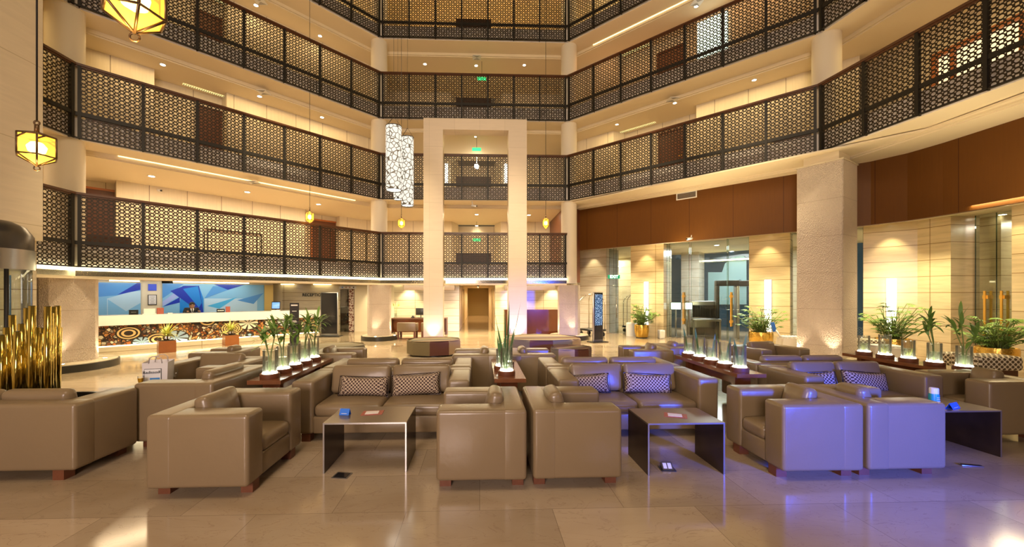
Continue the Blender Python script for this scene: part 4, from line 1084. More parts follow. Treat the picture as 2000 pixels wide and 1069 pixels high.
# brown faced desk
xa, yd = W(985, 657); xb = Lx(1091, (-9, yd), (9, yd))[0]; hz2 = Zat(605, ((xa + xb) / 2, yd))
t = thing('service_desk', 'glossy brown fronted service desk behind the entrance-side portal pillar', 'desk', ((xa + xb) / 2, yd + .35, 0))
MB().box(xa, xb, yd, yd + .05, .03, hz2).build('front_panel', 'panel_brown', t); MB().box(xa, xb, yd + .05, yd + .7, hz2 - .05, hz2).build('desk_top', 'panel_brown', t)
MB().box(xa, xa + .05, yd + .05, yd + .7, 0, hz2 - .05).build('side_panel', 'panel_brown', t); MB().box(xb - .05, xb, yd + .05, yd + .7, 0, hz2 - .05).build('side_panel', 'panel_brown', t)
for n_, (a_, b_) in enumerate(((789, 888), (986, 1084))):
    xa, xb = bx(a_, 17.0), bx(b_, 17.0); o = MB().box(xa, xb, 17.0, 17.25, Zat(567, (0, 17.0)), 2.2).build('bulkhead', 'bulkhead'); tag(o, 'brown ceiling bulkhead above the %s desk' % ('concierge', 'service')[n_], 'bulkhead')
# corridor
xl, xr = bx(896), bx(967.5)
struct(MB().box(xl - .15, xl, YB + .21, 33, 0, 2.25).build('wall_corridor_left', 'cream'), 'cream corridor wall, shop side'); struct(MB().box(xr, xr + .15, YB + .21, 33, 0, 2.25).build('wall_corridor_right', 'cream'), 'cream corridor wall, desk side')
struct(MB().box(xl - .2, xr + .2, 33, 33.1, 0, 2.3).build('wall_corridor_end', 'corridor_end'), 'olive brown wall at the end of the corridor')
struct(MB().box(xl - .2, xr + .2, YB - .1, 33, 2.25, 2.3).build('ceiling', 'soffit'), 'corridor ceiling')
for s_, xx in ((1, xl), (-1, xr)):
    for j, yy in enumerate((20.6, 24.0)):
        a0, a1 = (xx, xx + .03) if s_ > 0 else (xx - .03, xx)
        o = MB().box(a0, a1, yy, yy + 1.0, 0, 2.05).build('door_%d' % (40 + j + (2 if s_ < 0 else 0)), 'pinstripe'); struct(o)
for j, yy in enumerate((20, 23, 26, 30)): downlight((xl + xr) / 2, yy, 2.25, 'in the corridor ceiling, counted from the lobby', pw=260, r=.06, spot=150)
# small lobby-edge fixtures
x, y, z = at_depth(934, 556, 17.3)
t = thing('dome_camera', 'small black camera on the ceiling before the corridor', 'camera', (x, y, 2.2)); MB().lathe((x, y), [(.001, 2.06), (.05, 2.08), (.06, 2.12), (.06, 2.2)], 14).build('dome', 'black_gloss', t)
x, y, z = at_depth(327, 558, 13.0)
t = thing('bracket_camera', 'dark camera box under the ceiling over the narrow blue art panel', 'camera', (x, y, 2.2)); MB().box(x - .12, x + .12, y - .08, y + .08, 2.08, 2.2).build('housing', 'black', t)
for px in (565, 600, 640, 700): pass
# added warm fill under the lobby edge ceiling, no fixture
for fi, (v, pw) in ((2, (1.8, 620)), (1, (1.6, 260))):
    F = FAC[fi]; o = lamp('AREA', 'lobby_edge_fill', F(F.len / 2, v, 2.18), pw, (1.0, .82, .5), shape='RECTANGLE', size=F.len * 1.05, size_y=.6); o.rotation_euler = (0, 0, math.atan2(F.e[1], F.e[0]))
for px in (736, 800, 1000, 1080):
    xx = bx(px); o = lamp('SPOT', 'wall_washer', (xx, YB - .45, 2.15), 110, (1.0, .84, .52), (xx, YB - .02, 1.2), spot_size=math.radians(90), spot_blend=.8, shadow_soft_size=.05)
for n_, (a_, b_) in enumerate(((551, 576), (614, 648), (770, 786), (800, 865), (967, 984), (1030, 1083))):
    o = MB().box(bx(a_), bx(b_), YB - .12, YB - .06, 2.165, 2.195).build('light_strip', 'led'); tag(o, '%s short ceiling light strip over the rear lobby wall, counted from reception' % ORD[n_], 'light strip', 'short light strips over the rear wall')

# ================================================================== ENTRANCE
SQ = 22.6
Qa, Qb = (3.9, 18.7), (12.13, 10.47)
Qc = (12.6, 5.5)
FE = frame(Qa, Qb); FE2 = frame(Qb, Qc)
ue = lambda px, F=FE: F.inv(*Lx(px, F(0, 0, 0)[:2], F(F.len, 0, 0)[:2]))[0]
CE_Z = 3.75
m = MB(); m.prism([offset_path(woodp, .0)[0], (4.0, 22.5), (22, 22.5), (22, 2.5), (10.6, 2.5)] + [tuple(p) for p in reversed(offset_path(woodp, .12)[1:-1])], CE_Z, CE_Z + .1)
struct(m.build('ceiling', 'soffit'), 'entrance ceiling behind the wood wall')
m = MB(); wp2 = offset_path(woodp, .14)
for i in range(len(wp2) - 1): m.prism([offset_path(woodp, .12)[i], wp2[i], wp2[i + 1], offset_path(woodp, .12)[i + 1]], 3.5, CE_Z)
struct(m.build('trim', 'soffit'), 'cream reveal behind the wood wall edge')
def pier(F, pa, pb, lab, dep=.9, mat='travertine', raw=False, z1=CE_Z):
    u0, u1 = (pa, pb) if raw else (ue(pa, F), ue(pb, F))
    m = MB(F); m.box(u0, u1, 0, dep, 0, z1); return struct(m.build('wall_entrance', mat), lab)
pier(FE, 1128, 1184, 'travertine pier beside the middle bay', 1.2, 'stone_grey')
pier(FE, 1232, 1296, 'travertine pier with a tall glowing light behind a potted palm', .9)
pier(FE, 1463, 1543, 'travertine pier between the revolving entry doors and the rippled column', .8)
pier(FE, ue(1686), FE.len + .3, 'travertine corner pier beyond the rippled column', .9, raw=True)
pier(FE2, -.0, ue(1857, FE2), 'travertine return of the corner pier', .9, raw=True)
pier(FE2, ue(1976, FE2), FE2.len, 'travertine pier beyond the wooden handled doors', .9, raw=True)
F2u = lambda px: FE2.inv(*Lx(px, FE2(0, 1.15, 0)[:2], FE2(FE2.len, 1.15, 0)[:2]))[0]
m = MB(FE2); m.box(ue(1857, FE2) + .25, F2u(1892), 1.15, 1.5, 0, CE_Z); struct(m.build('wall_entrance', 'travertine'), 'set back travertine jamb beside the wooden handled doors')
def gpane(F, a, b, v, lab, n, mat='glass_door', raw=False, z1=CE_Z, name='window'):
    u0, u1 = (a, b) if raw else (ue(a, F), ue(b, F))
    m = MB(F); m.box(u0 + .004, u1 - .004, v, v + .012, .02, z1); o = struct(m.build('%s_%d' % (name, n), mat), lab)
    for uu_ in (u0, u1):
        m = MB(F); m.box(uu_ - .006, uu_ + .006, v - .004, v + .016, .02, z1); m.build('glass_edge', 'glass_edge', o)
    return o
gpane(FE, 1184, 1197, .3, 'narrow glass sidelight at the luggage room', 3)
d1 = gpane(FE, 1197, 1232, .3, 'clear glass door with a steel handle at the luggage room', 4, name='door')
m = MB(FE); u_ = ue(1200); m.tube([(u_, .2, .7), (u_, .2, 1.6)], .015); m.tube([(u_, .2, .8), (u_, .3, .8)], .01); m.tube([(u_, .2, 1.5), (u_, .3, 1.5)], .01); m.build('steel_handle', 'chrome', d1)
us = [FE.inv(*Lx(p, FE(0, .35, 0)[:2], FE(FE.len, .35, 0)[:2]))[0] for p in (1308, 1328, 1346, 1420, 1440, 1463)]
gpane(FE, ue(1296), us[0], .35, 'side glass beside the lit pier', 5, raw=True)
def handles(o, F, u, v):
    for dv in (-.09, .10):
        m = MB(F); m.box(u - .02, u + .02, v + dv - .015, v + dv + .015, .55, 1.80); m.build('handle', 'brass_handle', o)
    for z_ in (.68, 1.6):
        m = MB(F); m.box(u - .05, u + .05, v - .08, v + .09, z_, z_ + .09); m.build('handle_bracket', 'brass_handle', o)
d2 = gpane(FE, us[0], us[2], .35, 'glass entrance leaf with a long wooden handle beside the scanner', 6, raw=True, name='door'); handles(d2, FE, ue(1330), .35)
gpane(FE, us[2], us[3], .55, 'wide middle glass of the entrance', 7, raw=True)
d3 = gpane(FE, us[3], us[5], .35, 'glass entrance leaf with a long wooden handle beside the detector gate', 8, raw=True, name='door'); handles(d3, FE, ue(1424), .35)
gpane(FE, ue(1543), ue(1686), .4, 'glass behind the rippled column', 9, raw=True)
uev = lambda px, F, v: F.inv(*Lx(px, F(0, v, 0)[:2], F(F.len, v, 0)[:2]))[0]
u1857, u1976 = ue(1857, FE2), ue(1976, FE2); um = uev(1946, FE2, .6)
d4 = gpane(FE2, u1857 + .1, um, .6, 'glass door leaf with wooden handles nearer the rippled column', 10, raw=True, name='door'); handles(d4, FE2, uev(1929, FE2, .6), .6)
d5 = gpane(FE2, um, u1976, .6, 'glass door leaf with wooden handles nearer the frame edge palm', 11, raw=True, name='door'); handles(d5, FE2, uev(1962, FE2, .6), .6)
# tall glowing sconces
def sconce(F, px, pya, pyb, lab, wpx):
    u = ue(px, F); q = F(u, -.05, 0); z1, z0 = Zat(pya, q), Zat(pyb, q); hw = wpx / 2
    t = thing('wall_sconce', lab, 'wall light', F(u, -.04, z0), 0, 'tall glowing sconces of the entrance piers')
    m = MB(F); m.box(u - hw, u + hw, -.07, -.02, z0, z1); m.build('diffuser', 'sconce', t)
    m = MB(F); m.box(u - hw - .015, u + hw + .015, -.02, 0, z0 - .02, z1 + .02); m.build('back_plate', 'steel', t)
sconce(FE, 1263, 551, 640, 'tall glowing sconce on the pier nearest the luggage room', .15)
sconce(FE, 1500, 547, 650, 'tall glowing sconce on the pier beside the entrance doors', .18)
sconce(FE, 1741, 545, 650, 'tall glowing sconce on the corner pier beyond the rippled column', .19)
for F_, px in ((FE, 1263), (FE, 1500), (FE, 1741), (FE2, 1990), (FE, 1160)):
    u = ue(px, F_); c = F_(u, -.38, CE_Z - .05)
    l = lamp('SPOT', 'pier_spot', c, 85 if px != 1990 else 45, (1.0, .80, .42), F_(u, 0.02, 1.2), spot_size=math.radians(75), spot_blend=.6, shadow_soft_size=.04)
    t = thing('ceiling_spotlight', 'recessed spotlight over the %s' % {1263: 'pier nearest the luggage room', 1500: 'pier beside the entrance doors', 1741: 'corner pier beyond the rippled column', 1990: 'pier at the frame edge palm', 1160: 'grey pier beside the middle bay'}[px], 'ceiling light', c)
    MB().lathe((c[0], c[1]), [(.07, c[2] + .045), (.07, c[2] + .03), (.05, c[2] + .03)], 14, caps=False).build('ring', 'white', t)
    MB().lathe((c[0], c[1]), [(.05, c[2] + .035), (.001, c[2] + .036)], 14, caps=False).build('lens', 'lamp_disc', t)
# unseen spots added to brighten the entrance floor
for u_ in (1.2, 3.0, 5.0, 7.2, 9.4, 11.3):
    c = FE(u_, -1.3, 3.7); lamp('SPOT', 'entrance_floor_fill', c, 520, (1.0, .82, .48), (c[0] + .1, c[1] + .1, 0), spot_size=math.radians(110), spot_blend=.7, shadow_soft_size=.06)
o = lamp('AREA', 'entrance_fill', (10.9, 7.5, 3.6), 90, (1.0, .80, .45), size=1.0)  # area fill added for the entrance piers
# wood wall details
q = Lx(1341, woodp[0], woodp[1]); FW = frame(woodp[0], woodp[1]); u_ = FW.inv(*q)[0]; z_ = Zat(382, q)
t = thing('air_vent', 'white framed rectangular air vent in the wood wall', 'air vent', FW(u_, -.02, z_))
m = MB(FW)
for a_ in ((-.32, .32, .09, .115), (-.32, .32, -.115, -.09), (-.32, -.29, -.09, .09), (.29, .32, -.09, .09)): m.box(u_ + a_[0], u_ + a_[1], -.03, 0, z_ + a_[2], z_ + a_[3])
m.build('frame', 'white', t)
m = MB(FW)
for i in range(6): m.box(u_ - .29, u_ + .29, -.02, 0, z_ - .085 + i * .03, z_ - .075 + i * .03)
m.build('louvres', 'vent_grey', t)
def bullet_cam(x, y, z, a, lab, mat='white', up=.10):
    t = thing('security_camera', lab, 'camera', (x, y, z), a)
    MB().tube([(0, 0, 0), (.22, 0, -.04)], .04, 12).build('housing', mat, t, world=False); MB().tube([(.22, 0, -.04), (.235, 0, -.043)], .03, 12).build('lens', 'black', t, world=False)
    MB().tube([(.05, 0, 0), (.02, .0, up)], .015, 6).build('bracket', mat, t, world=False)
q = Lx(1353, woodp[0], woodp[1]); bullet_cam(q[0] - .08, q[1] - .10, 3.56, math.radians(200), 'white security camera at the lower edge of the wood wall')
x, y, z = at_depth(305, 371, 12.5); bullet_cam(x, y, z, math.radians(-20), 'white security camera under the second gallery, reception wing')
x, y, z = at_depth(921, 402, 14.9); bullet_cam(x, y, z, math.radians(-30), 'white security camera hanging inside the portal above the lowest gallery', up=ZB[1] - z)
# EXIT sign
x, y, z = at_depth(1199, 541, 16.4)
t = thing('exit_sign', 'small green EXIT sign hanging in front of the luggage room glass', 'sign', (x, y, z)); MB().box(x - .25, x + .25, y - .02, y + .02, z - .08, z + .08).build('sign_face', 'exit_green', t)
text('lettering', 'EXIT', .17, t, (x, y - .026, z), (1, 0, 0), 'exit_white'); MB().tube([(x, y, z + .08), (x, y, CE_Z)], .006, 6).build('hanger', 'dark_metal', t)
# vestibule behind the glass
FV = frame((FE(0, 5.2, 0)[0], FE(0, 5.2, 0)[1]), (FE(FE.len + 6, 5.2, 0)[0], FE(FE.len + 6, 5.2, 0)[1]))
m = MB(FV); m.box(-2, FV.len, 0, .1, 0, CE_Z); struct(m.build('window_20', 'night'), 'dark blue night glazing at the back of the vestibule')
uv_ = lambda px: FV.inv(*Lx(px, FV(0, 0, 0)[:2], FV(FV.len, 0, 0)[:2]))[0]
def vwall(pa, pb, dep, mat, lab, z1=CE_Z, z0=0):
    m = MB(FV); m.box(uv_(pa), uv_(pb), -dep, -.02, z0, z1); struct(m.build('wall_vestibule', mat), lab)
vwall(1120, 1240, .3, 'travertine_pale', 'pale travertine wall of the luggage room')
vwall(1232, 1310, .2, 'stone_grey', 'grey stone behind the lit pier')
vwall(1342, 1376, .9, 'stone_grey', 'grey stone pillar beside the scanner')
vwall(1540, 1600, .3, 'travertine_pale', 'pale wall behind the rippled column')
vwall(1690, 1990, .3, 'stone_grey', 'grey stone wall behind the wooden handled doors')
m = MB(FV); m.box(uv_(1376), uv_(1470), -.3, -.25, CE_Z - .45, CE_Z - .38); o = m.build('light_strip', 'led'); tag(o, 'bright light line at the back of the vestibule ceiling', 'light strip')
m = MB(FV); m.box(uv_(1120), uv_(1222), -.5, -.45, CE_Z - .50, CE_Z - .44); o = m.build('light_strip', 'led'); tag(o, 'bright light line over the luggage room wall', 'light strip')
lamp('AREA', 'luggage_light', FV(uv_(1195), -1.0, CE_Z - .1), 300, (1.0, .85, .6), size=1.5)
lamp('AREA', 'vestibule_fill', FE(FE.len * .55, 2.8, CE_Z - .1), 420, (.95, .95, 1.0), size=2.5)  # area fill in place of the unpowered ceiling downlights
lamp('AREA', 'vestibule_fill', FE(FE.len + 1.5, 2.8, CE_Z - .1), 300, (1.0, .85, .6), size=2.0)  # fill added for the stone behind the wooden handled doors
for n_, (px, py) in enumerate(((1353, 495), (1400, 479), (1429, 491))):
    x, y = W(px, py, CE_Z); downlight(x, y, CE_Z, 'in the vestibule ceiling behind the entrance glass', pw=0, mat='lamp_cool', r=.09)
for px, py in ((1921, 438), (1904, 463), (1958, 419)):
    x, y = W(px, py, CE_Z); downlight(x, y, CE_Z, 'in the ceiling near the wooden handled doors', pw=0, r=.07)
lamp('AREA', 'vestibule_fill', FE2(ue(1925, FE2), 2.6, CE_Z - .1), 160, (1.0, .88, .68), size=1.2)  # another added fill behind the same doors
# white arched awning shape and street umbrella seen outside
def vflat(pts, v, mat, name, lab, cat, th=.06):
    q = []
    for px, py in pts:
        a_, b_ = FV(0, v, 0)[:2], FV(FV.len, v, 0)[:2]; wp = Lx(px, a_, b_); q.append((FV.inv(*wp)[0], Zat(py, wp)))
    m = MB(FV); k = len(q)
    m.faces([(u, v, z) for u, z in q] + [(u, v + th, z) for u, z in q], [tuple(range(k)), tuple(range(2 * k - 1, k - 1, -1))] + [(i, k + i, k + (i + 1) % k, (i + 1) % k) for i in range(k)])
    o = m.build(name, mat); tag(o, lab, cat); return o
pm('frost', (0.16, 0.25, 0.26), 0.4, emit=(0.30, 0.50, 0.50), es=0.10)
vflat([(1383, 532), (1410, 532), (1416, 515), (1428, 504), (1442, 500), (1452, 500), (1458, 505), (1458, 595), (1383, 595)], -.12, 'frost', 'frosted_screen', 'pale frosted arched panel behind the scanner', 'glass panel')
vflat([(1432, 556), (1445, 546), (1460, 556)], -.25, 'night', 'parasol', 'small dark pointed parasol outside the entrance', 'umbrella')
# x-ray scanner
def vthing_loc(px, v):
    a_, b_ = FE(0, v, 0)[:2], FE(FE.len, v, 0)[:2]; return Lx(px, a_, b_)
x, y = W(1372, 656); EA = math.atan2(FE.e[1], FE.e[0])
x, y = vthing_loc(1370, 2.0)
t = thing('xray_scanner', 'grey walk-past baggage scanner with a black curtained tunnel', 'baggage scanner', (x, y, 0), -.35)
MB().rbox(-.55, .55, -.5, .6, .35, 1.45, .03, 2).build('housing', 'steel', t, world=False)
MB().rbox(-.42, .42, -.515, -.50, .78, 1.28, .005, 1).build('tunnel_mouth', 'black', t, world=False)
m = MB()
for i in range(9): m.box(-.40 + i * .09, -.325 + i * .09, -.53, -.52, .78, 1.26)
m.build('curtain_strips', 'black', t, world=False)
MB().rbox(-.5, .5, -1.15, -.53, .66, .76, .02, 2).build('conveyor', 'steel', t, world=False)
MB().box(-.50, .50, -.45, .55, .05, .35).build('plinth', 'black', t, world=False)
for a_ in (-.46, .46): MB().box(a_ - .03, a_ + .03, -1.12, -1.06, 0, .66).build('leg', 'steel', t, world=False)
for j, px in enumerate((1320, 1342)):
    x2, y2, z2 = at_depth(px, 598, 15.9 + .1 * j); tt = thing('scanner_monitor', ('white screened monitor beside the scanner, further from it', 'white screened monitor touching the scanner side')[j], 'monitor', (x2, y2, 0), -.35)
    MB().rbox(-.2, .2, -.03, .03, z2 - .15, z2 + .15, .01, 2).build('housing', 'black', tt, world=False); MB().box(-.18, .18, -.036, -.031, z2 - .13, z2 + .13).build('screen', 'screen_blue' if 0 else 'exit_white', tt, world=False)
    MB().tube([(0, 0, .02), (0, 0, z2 - .15)], .03).build('stand', 'steel', tt, world=False); MB().cyl(0, 0, .18, 0, .02).build('foot', 'steel', tt, world=False)
# detector gates
for j, (pa, pb) in enumerate(((1406, 1432), (1440, 1470))):
    x, y = vthing_loc((pa + pb) / 2 + 2 * j, 1.7 + j * .9)
    t = thing('detector_gate', ('metal detector walk-through gate beside the scanner', 'metal detector walk-through gate nearer the lit pier')[j], 'detector gate', (x, y, 0), -.4)
    for s_ in (-1, 1): MB().rbox(s_ * .34 - .05, s_ * .34 + .05, -.3, .3, 0, 2.05, .02, 2).build('side_post', ('black', 'steel')[j] if s_ < 0 else 'steel', t, world=False)
    MB().rbox(-.39, .39, -.28, .28, 2.05, 2.27, .02, 2).build('cross_bar', 'black', t, world=False)
# luggage trolleys
def trolley(x, y, a, lab):
    t = thing('luggage_trolley', lab, 'luggage trolley', (x, y, 0), a, 'birdcage luggage trolleys')
    MB().rbox(-.3, .3, -.5, .5, .22, .30, .02, 2).build('platform', 'black', t, world=False)
    for s_ in (-1, 1):
        pts = [(s_ * .27, -.45, .30), (s_ * .27, -.45, 1.35)] + [(s_ * .27 * (1 - .75 * math.sin(q) ** 2), -.45 * math.cos(q), 1.35 + .38 * math.sin(q)) for q in [math.pi * i / 12 for i in range(1, 12)]] + [(s_ * .27, .45, 1.35), (s_ * .27, .45, .30)]
        MB().tube(pts, .018, 8).build('hoop', 'chrome', t, world=False)
    MB().tube([(0, -.2, 1.73), (0, .2, 1.73)], .015).build('hanging_rail', 'chrome', t, world=False)
    for a_ in (-.22, .22):
        for b_ in (-.4, .4): MB().tube([(a_ - .02, b_, .09), (a_ + .02, b_, .09)], .09, 16).build('wheel', 'black', t, world=False); MB().box(a_ - .03, a_ + .03, b_ - .02, b_ + .02, .15, .22).build('caster_fork', 'steel', t, world=False)
x, y = W(1146, 658); trolley(x + .3, y + .3, .5, 'chrome luggage trolley partly behind the column at the middle bay')
q = FE(ue(1212), 1.5, 0); trolley(q[0], q[1], .9, 'chrome luggage trolley behind the luggage room glass')
# bins
x, y = W(1235, 657); t = thing('litter_bin', 'white cylindrical litter bin beside the first palm', 'bin', (x, y + .1, 0)); MB().cyl(x, y + .1, .21, 0, .52).build('body', 'white', t); MB().lathe((x, y + .1), [(.21, .52), (.2, .55), (.12, .56)], 24).build('lid', 'marble_white', t)
x, y = W(1294, 662); t = thing('floor_box_light', 'small white square box on the floor beside the lit pier', 'box', (x, y + .1, 0)); MB().rbox(x - .11, x + .11, y, y + .2, 0, .33, .02, 2).build('body', 'white', t); MB().box(x - .08, x + .08, y - .004, y, .05, .28).build('front_plate', 'marble_white', t)  # plain white box, no lamp in it
# palms in brass pots
def palm(x, y, r, hpot, hl, seed, lab):
    rn = random.Random(seed)
    t = thing('potted_palm', lab, 'potted plant', (x, y, 0), 0, 'palms in brass pots')
    MB().lathe((0, 0), [(r * .82, 0.03), (r * .86, .05), (r * 1.0, hpot * .5), (r * 1.03, hpot * .85), (r * 1.0, hpot), (r * .93, hpot), (r * .9, hpot * .9)], 32).build('pot', 'gold', t, world=False)
    MB().cyl(0, 0, r * .8, 0, .03).build('pot_base', 'black', t, world=False)
    MB().cyl(0, 0, r * .9, hpot * .88, hpot * .9).build('soil', 'soil', t, world=False)
    ms, ml = MB(), MB()
    for i in range(105):
        a = rn.uniform(0, 2 * math.pi); el = rn.uniform(.15, 1.45); L_ = hl * rn.uniform(.25, .95) * (.75 + .25 * math.sin(el))
        b0 = Vector((rn.uniform(-.4, .4) * r, rn.uniform(-.4, .4) * r, hpot * .9)); d = Vector((math.cos(a) * math.cos(el) * .9, math.sin(a) * math.cos(el) * .9, .55 + math.sin(el) * .8)).normalized()
        p1 = b0 + d * L_ * .5; p2 = b0 + d * L_ + Vector((math.cos(a), math.sin(a), -.15)) * L_ * .12
        ms.tube([b0, p1, p2], .008, 5)
        fan(ml, p2, (math.cos(a) * .9, math.sin(a) * .9, rn.uniform(.1, .6)), 10, .20, .016, rn)
    ms.build('stems', 'stem', t, world=False); ml.build('fronds', 'leaf', t, world=False, recalc=False)
x, y = W(1258, 660); palm(x - .1, y, .27, .52, .92, 1, 'bushy palm in a brass pot at the pier nearest the luggage room')
x, y = W(1492, 680); palm(x - .1, y + .0, .33, .52, .98, 2, 'bushy palm in a brass pot at the pier beside the entrance doors')
q = FE(ue(1740), -1.15, 0); palm(q[0], q[1], .36, .55, 1.1, 3, 'bushy palm in a brass pot at the corner pier')
q = FE2(ue(2018, FE2) , -1.0, 0); palm(q[0], q[1], .32, .55, .8, 4, 'bushy palm in a brass pot cut by the frame edge')
# seats near the entrance
def dotted_bench(x, y, wd, dp, h, a, lab):
    t = thing('dotted_bench', lab, 'bench', (x, y, 0), a); MB().rbox(-wd / 2, wd / 2, -dp / 2, dp / 2, h - .26, h, .05, 3).build('cushion', 'seat_dots', t, world=False)
    MB().box(-wd / 2 + .05, wd / 2 - .05, -dp / 2 + .05, dp / 2 - .05, .12, h - .26).build('base', 'rail_wood', t, world=False)
    for a_ in (-1, 1):
        for b_ in (-1, 1): MB().box(a_ * (wd / 2 - .08) - .02, a_ * (wd / 2 - .08) + .02, b_ * (dp / 2 - .08) - .02, b_ * (dp / 2 - .08) + .02, 0, .12).build('leg', 'steel', t, world=False)
x, y, z = at_depth(1925, 693, 7.3); dotted_bench(x, y, .75, .5, z, -.1, 'bench with a dark-dotted cream cushion near the wooden handled doors')
x, y, z = at_depth(1868, 690, 7.9); dotted_bench(x, y, .5, .5, z, -.1, 'small dotted cream seat seen through the last glass vases')
x, y, z = at_depth(1686, 662, 10.2); dotted_bench(x, y, .7, .5, z, -.3, 'dotted cream seat just beyond the rippled column')
def white_desk(px, py, d, lab, w_=.62, blue=False):
    x, y, z = at_depth(px, py, d); t = thing('white_stand', lab, 'stand', (x, y, 0), -.3)
    m = MB(); k = .07
    m.faces([(-w_ / 2 - k, -.25, .0), (w_ / 2 + k, -.25, 0), (w_ / 2 + k, .25, 0), (-w_ / 2 - k, .25, 0), (-w_ / 2, -.22, z), (w_ / 2, -.22, z), (w_ / 2, .22, z), (-w_ / 2, .22, z)], [(0, 3, 2, 1), (4, 5, 6, 7), (0, 1, 5, 4), (1, 2, 6, 5), (2, 3, 7, 6), (3, 0, 4, 7)])
    m.build('body', 'marble_white', t, world=False)
    m = MB()
    for i in range(7): m.rbox(-w_ / 2 + .03 + i * .08, -w_ / 2 + .08 + i * .08, -.18, .18, z, z + .05, .015, 2)
    m.build('rolled_slats', 'white', t, world=False)
    if blue:
        MB().tube([(-w_ / 2 + .02, 0, z), (-w_ / 2 - .12, 0, z + .22)], .025).build('sign_post', 'white', t, world=False)
        T = Matrix.Rotation(math.radians(-14), 4, 'Y'); MB().rbox(-w_ / 2 - .22, -w_ / 2 - .12, -.02, .02, z + .16, z + .44, .01, 2, T=T).build('blue_tag', 'card_blue', t, world=False)
white_desk(1553, 660, 11.4, 'white tapered stand with a slatted top and a blue tag, beside the second palm', .75, True)
white_desk(1728, 678, 9.4, 'white tapered stand below the corner palm', .6)
# ================================================================== LOUNGE FURNITURE
def make_seat(W_, D_, n, label, loc, rz, cat='armchair', hh=.70, name='lounge_armchair', group=None, arm=.25, cush=True, full_back=False):
    t = thing(name, label, cat, loc, rz, group)
    hw, hd = W_ / 2, D_ / 2; r = .034
    for s_ in (-1, 1):
        a, b = (-hw, -hw + arm) if s_ < 0 else (hw - arm, hw)
        MB().rbox(a, b, -hd, hd - .03, .09, hh, r, 4).build('arm', 'leather', t, world=False)
    bw = hw + .002
    MB().rbox(-bw, bw, hd - .215, hd, .088, hh + .002, r, 4).build('backrest', 'leather', t, world=False)
    MB().rbox(-hw + arm - .01, hw - arm + .01, -hd + .012, hd - .2, .09, .29, .02, 2).build('base', 'leather', t, world=False)
    iw = (W_ - 2 * arm) / n
    for i in range(n):
        x0 = -hw + arm + i * iw + .004; x1 = x0 + iw - .008
        MB().rbox(x0, x1, -hd + .0, hd - .22, .285, .425, .05, 4, crown=.02, cuts=3).build('seat_cushion', 'leather', t, world=False)
        if cush:
            T = Matrix.Rotation(math.radians(-13), 4, 'X')
            MB().rbox(x0 + .01, x1 - .01, hd - .345, hd - .215, .43, hh + .085, .05, 4, crown=.022, cuts=3, T=T).build('back_cushion', 'leather', t, world=False)
    for a in (-1, 1):
        for b in (-1, 1):
            x0 = a * (hw - .16); y0 = b * (hd - .07); MB().box(x0 - .05, x0 + .05, y0 - .05, y0 + .05, 0, .095).build('leg', 'leg_wood', t, world=False)
    return t
def seat_at(x0, x1, y0, y1, face, n, label, **kw):
    """plan rectangle and the direction the seat faces"""
    cx, cy = (x0 + x1) / 2, (y0 + y1) / 2
    rz = {'S': 0, 'E': math.pi / 2, 'N': math.pi, 'W': -math.pi / 2}[face]
    W_, D_ = ((x1 - x0), (y1 - y0)) if face in 'SN' else ((y1 - y0), (x1 - x0))
    return make_seat(W_, D_, n, label, (cx, cy, 0), rz + kw.pop('tw', 0.0), **kw)
G1_, G2_ = 'taupe leather armchairs of the lounge', 'taupe leather two-seat sofas of the lounge'
sofa = dict(cat='sofa', name='two_seat_sofa', group=G2_); chair = dict(group=G1_)
# first row
seat_at(-2.76, -1.93, 3.34, 4.34, 'E', 1, 'taupe leather armchair facing the blue card table with its back to the gold tubes', **chair)
seat_at(-.375, .41, 3.39, 4.30, 'W', 1, 'taupe leather armchair facing the blue card table, back to the middle of the aisle', **chair)
seat_at(.465, 1.25, 3.40, 4.30, 'E', 1, 'taupe leather armchair facing the table with the pop-up socket below', **chair)
seat_at(2.745, 3.51, 3.46, 4.30, 'W', 1, 'armchair with a blue-lit side panel facing the pop-up socket table', **chair)
seat_at(3.555, 4.31, 3.47, 4.30, 'E', 1, 'armchair with a blue-lit side panel facing the hand sanitiser table', **chair)
s1 = seat_at(-2.17, -.12, 4.60, 5.45, 'S', 2, 'taupe leather two-seat sofa with dotted cushions behind the blue card table', **sofa)
s2 = seat_at(.93, 2.86, 4.60, 5.45, 'S', 2, 'taupe leather two-seat sofa with dotted cushions lit violet behind the pop-up socket table', **sofa)
s3 = seat_at(3.98, 5.75, 4.66, 5.50, 'S', 2, 'taupe leather two-seat sofa with dotted cushions behind the hand sanitiser table', **sofa)
seat_at(-5.5, -3.70, 3.72, 4.40, 'N', 2, 'taupe leather sofa with its back to the viewer at the gold tubes', full_back=True, **sofa)
seat_at(-3.78, -2.93, 4.42, 5.60, 'W', 1, 'taupe leather armchair behind it with the shopping bag beyond its arm', hh=.73, **chair)
seat_at(-4.60, -3.42, 5.72, 6.55, 'S', 1, 'taupe leather armchair facing the table with the shopping bag', **chair)
seat_at(5.82, 6.58, 4.28, 5.08, 'W', 1, 'taupe leather armchair cut by the frame edge beyond the hand sanitiser table', **chair)
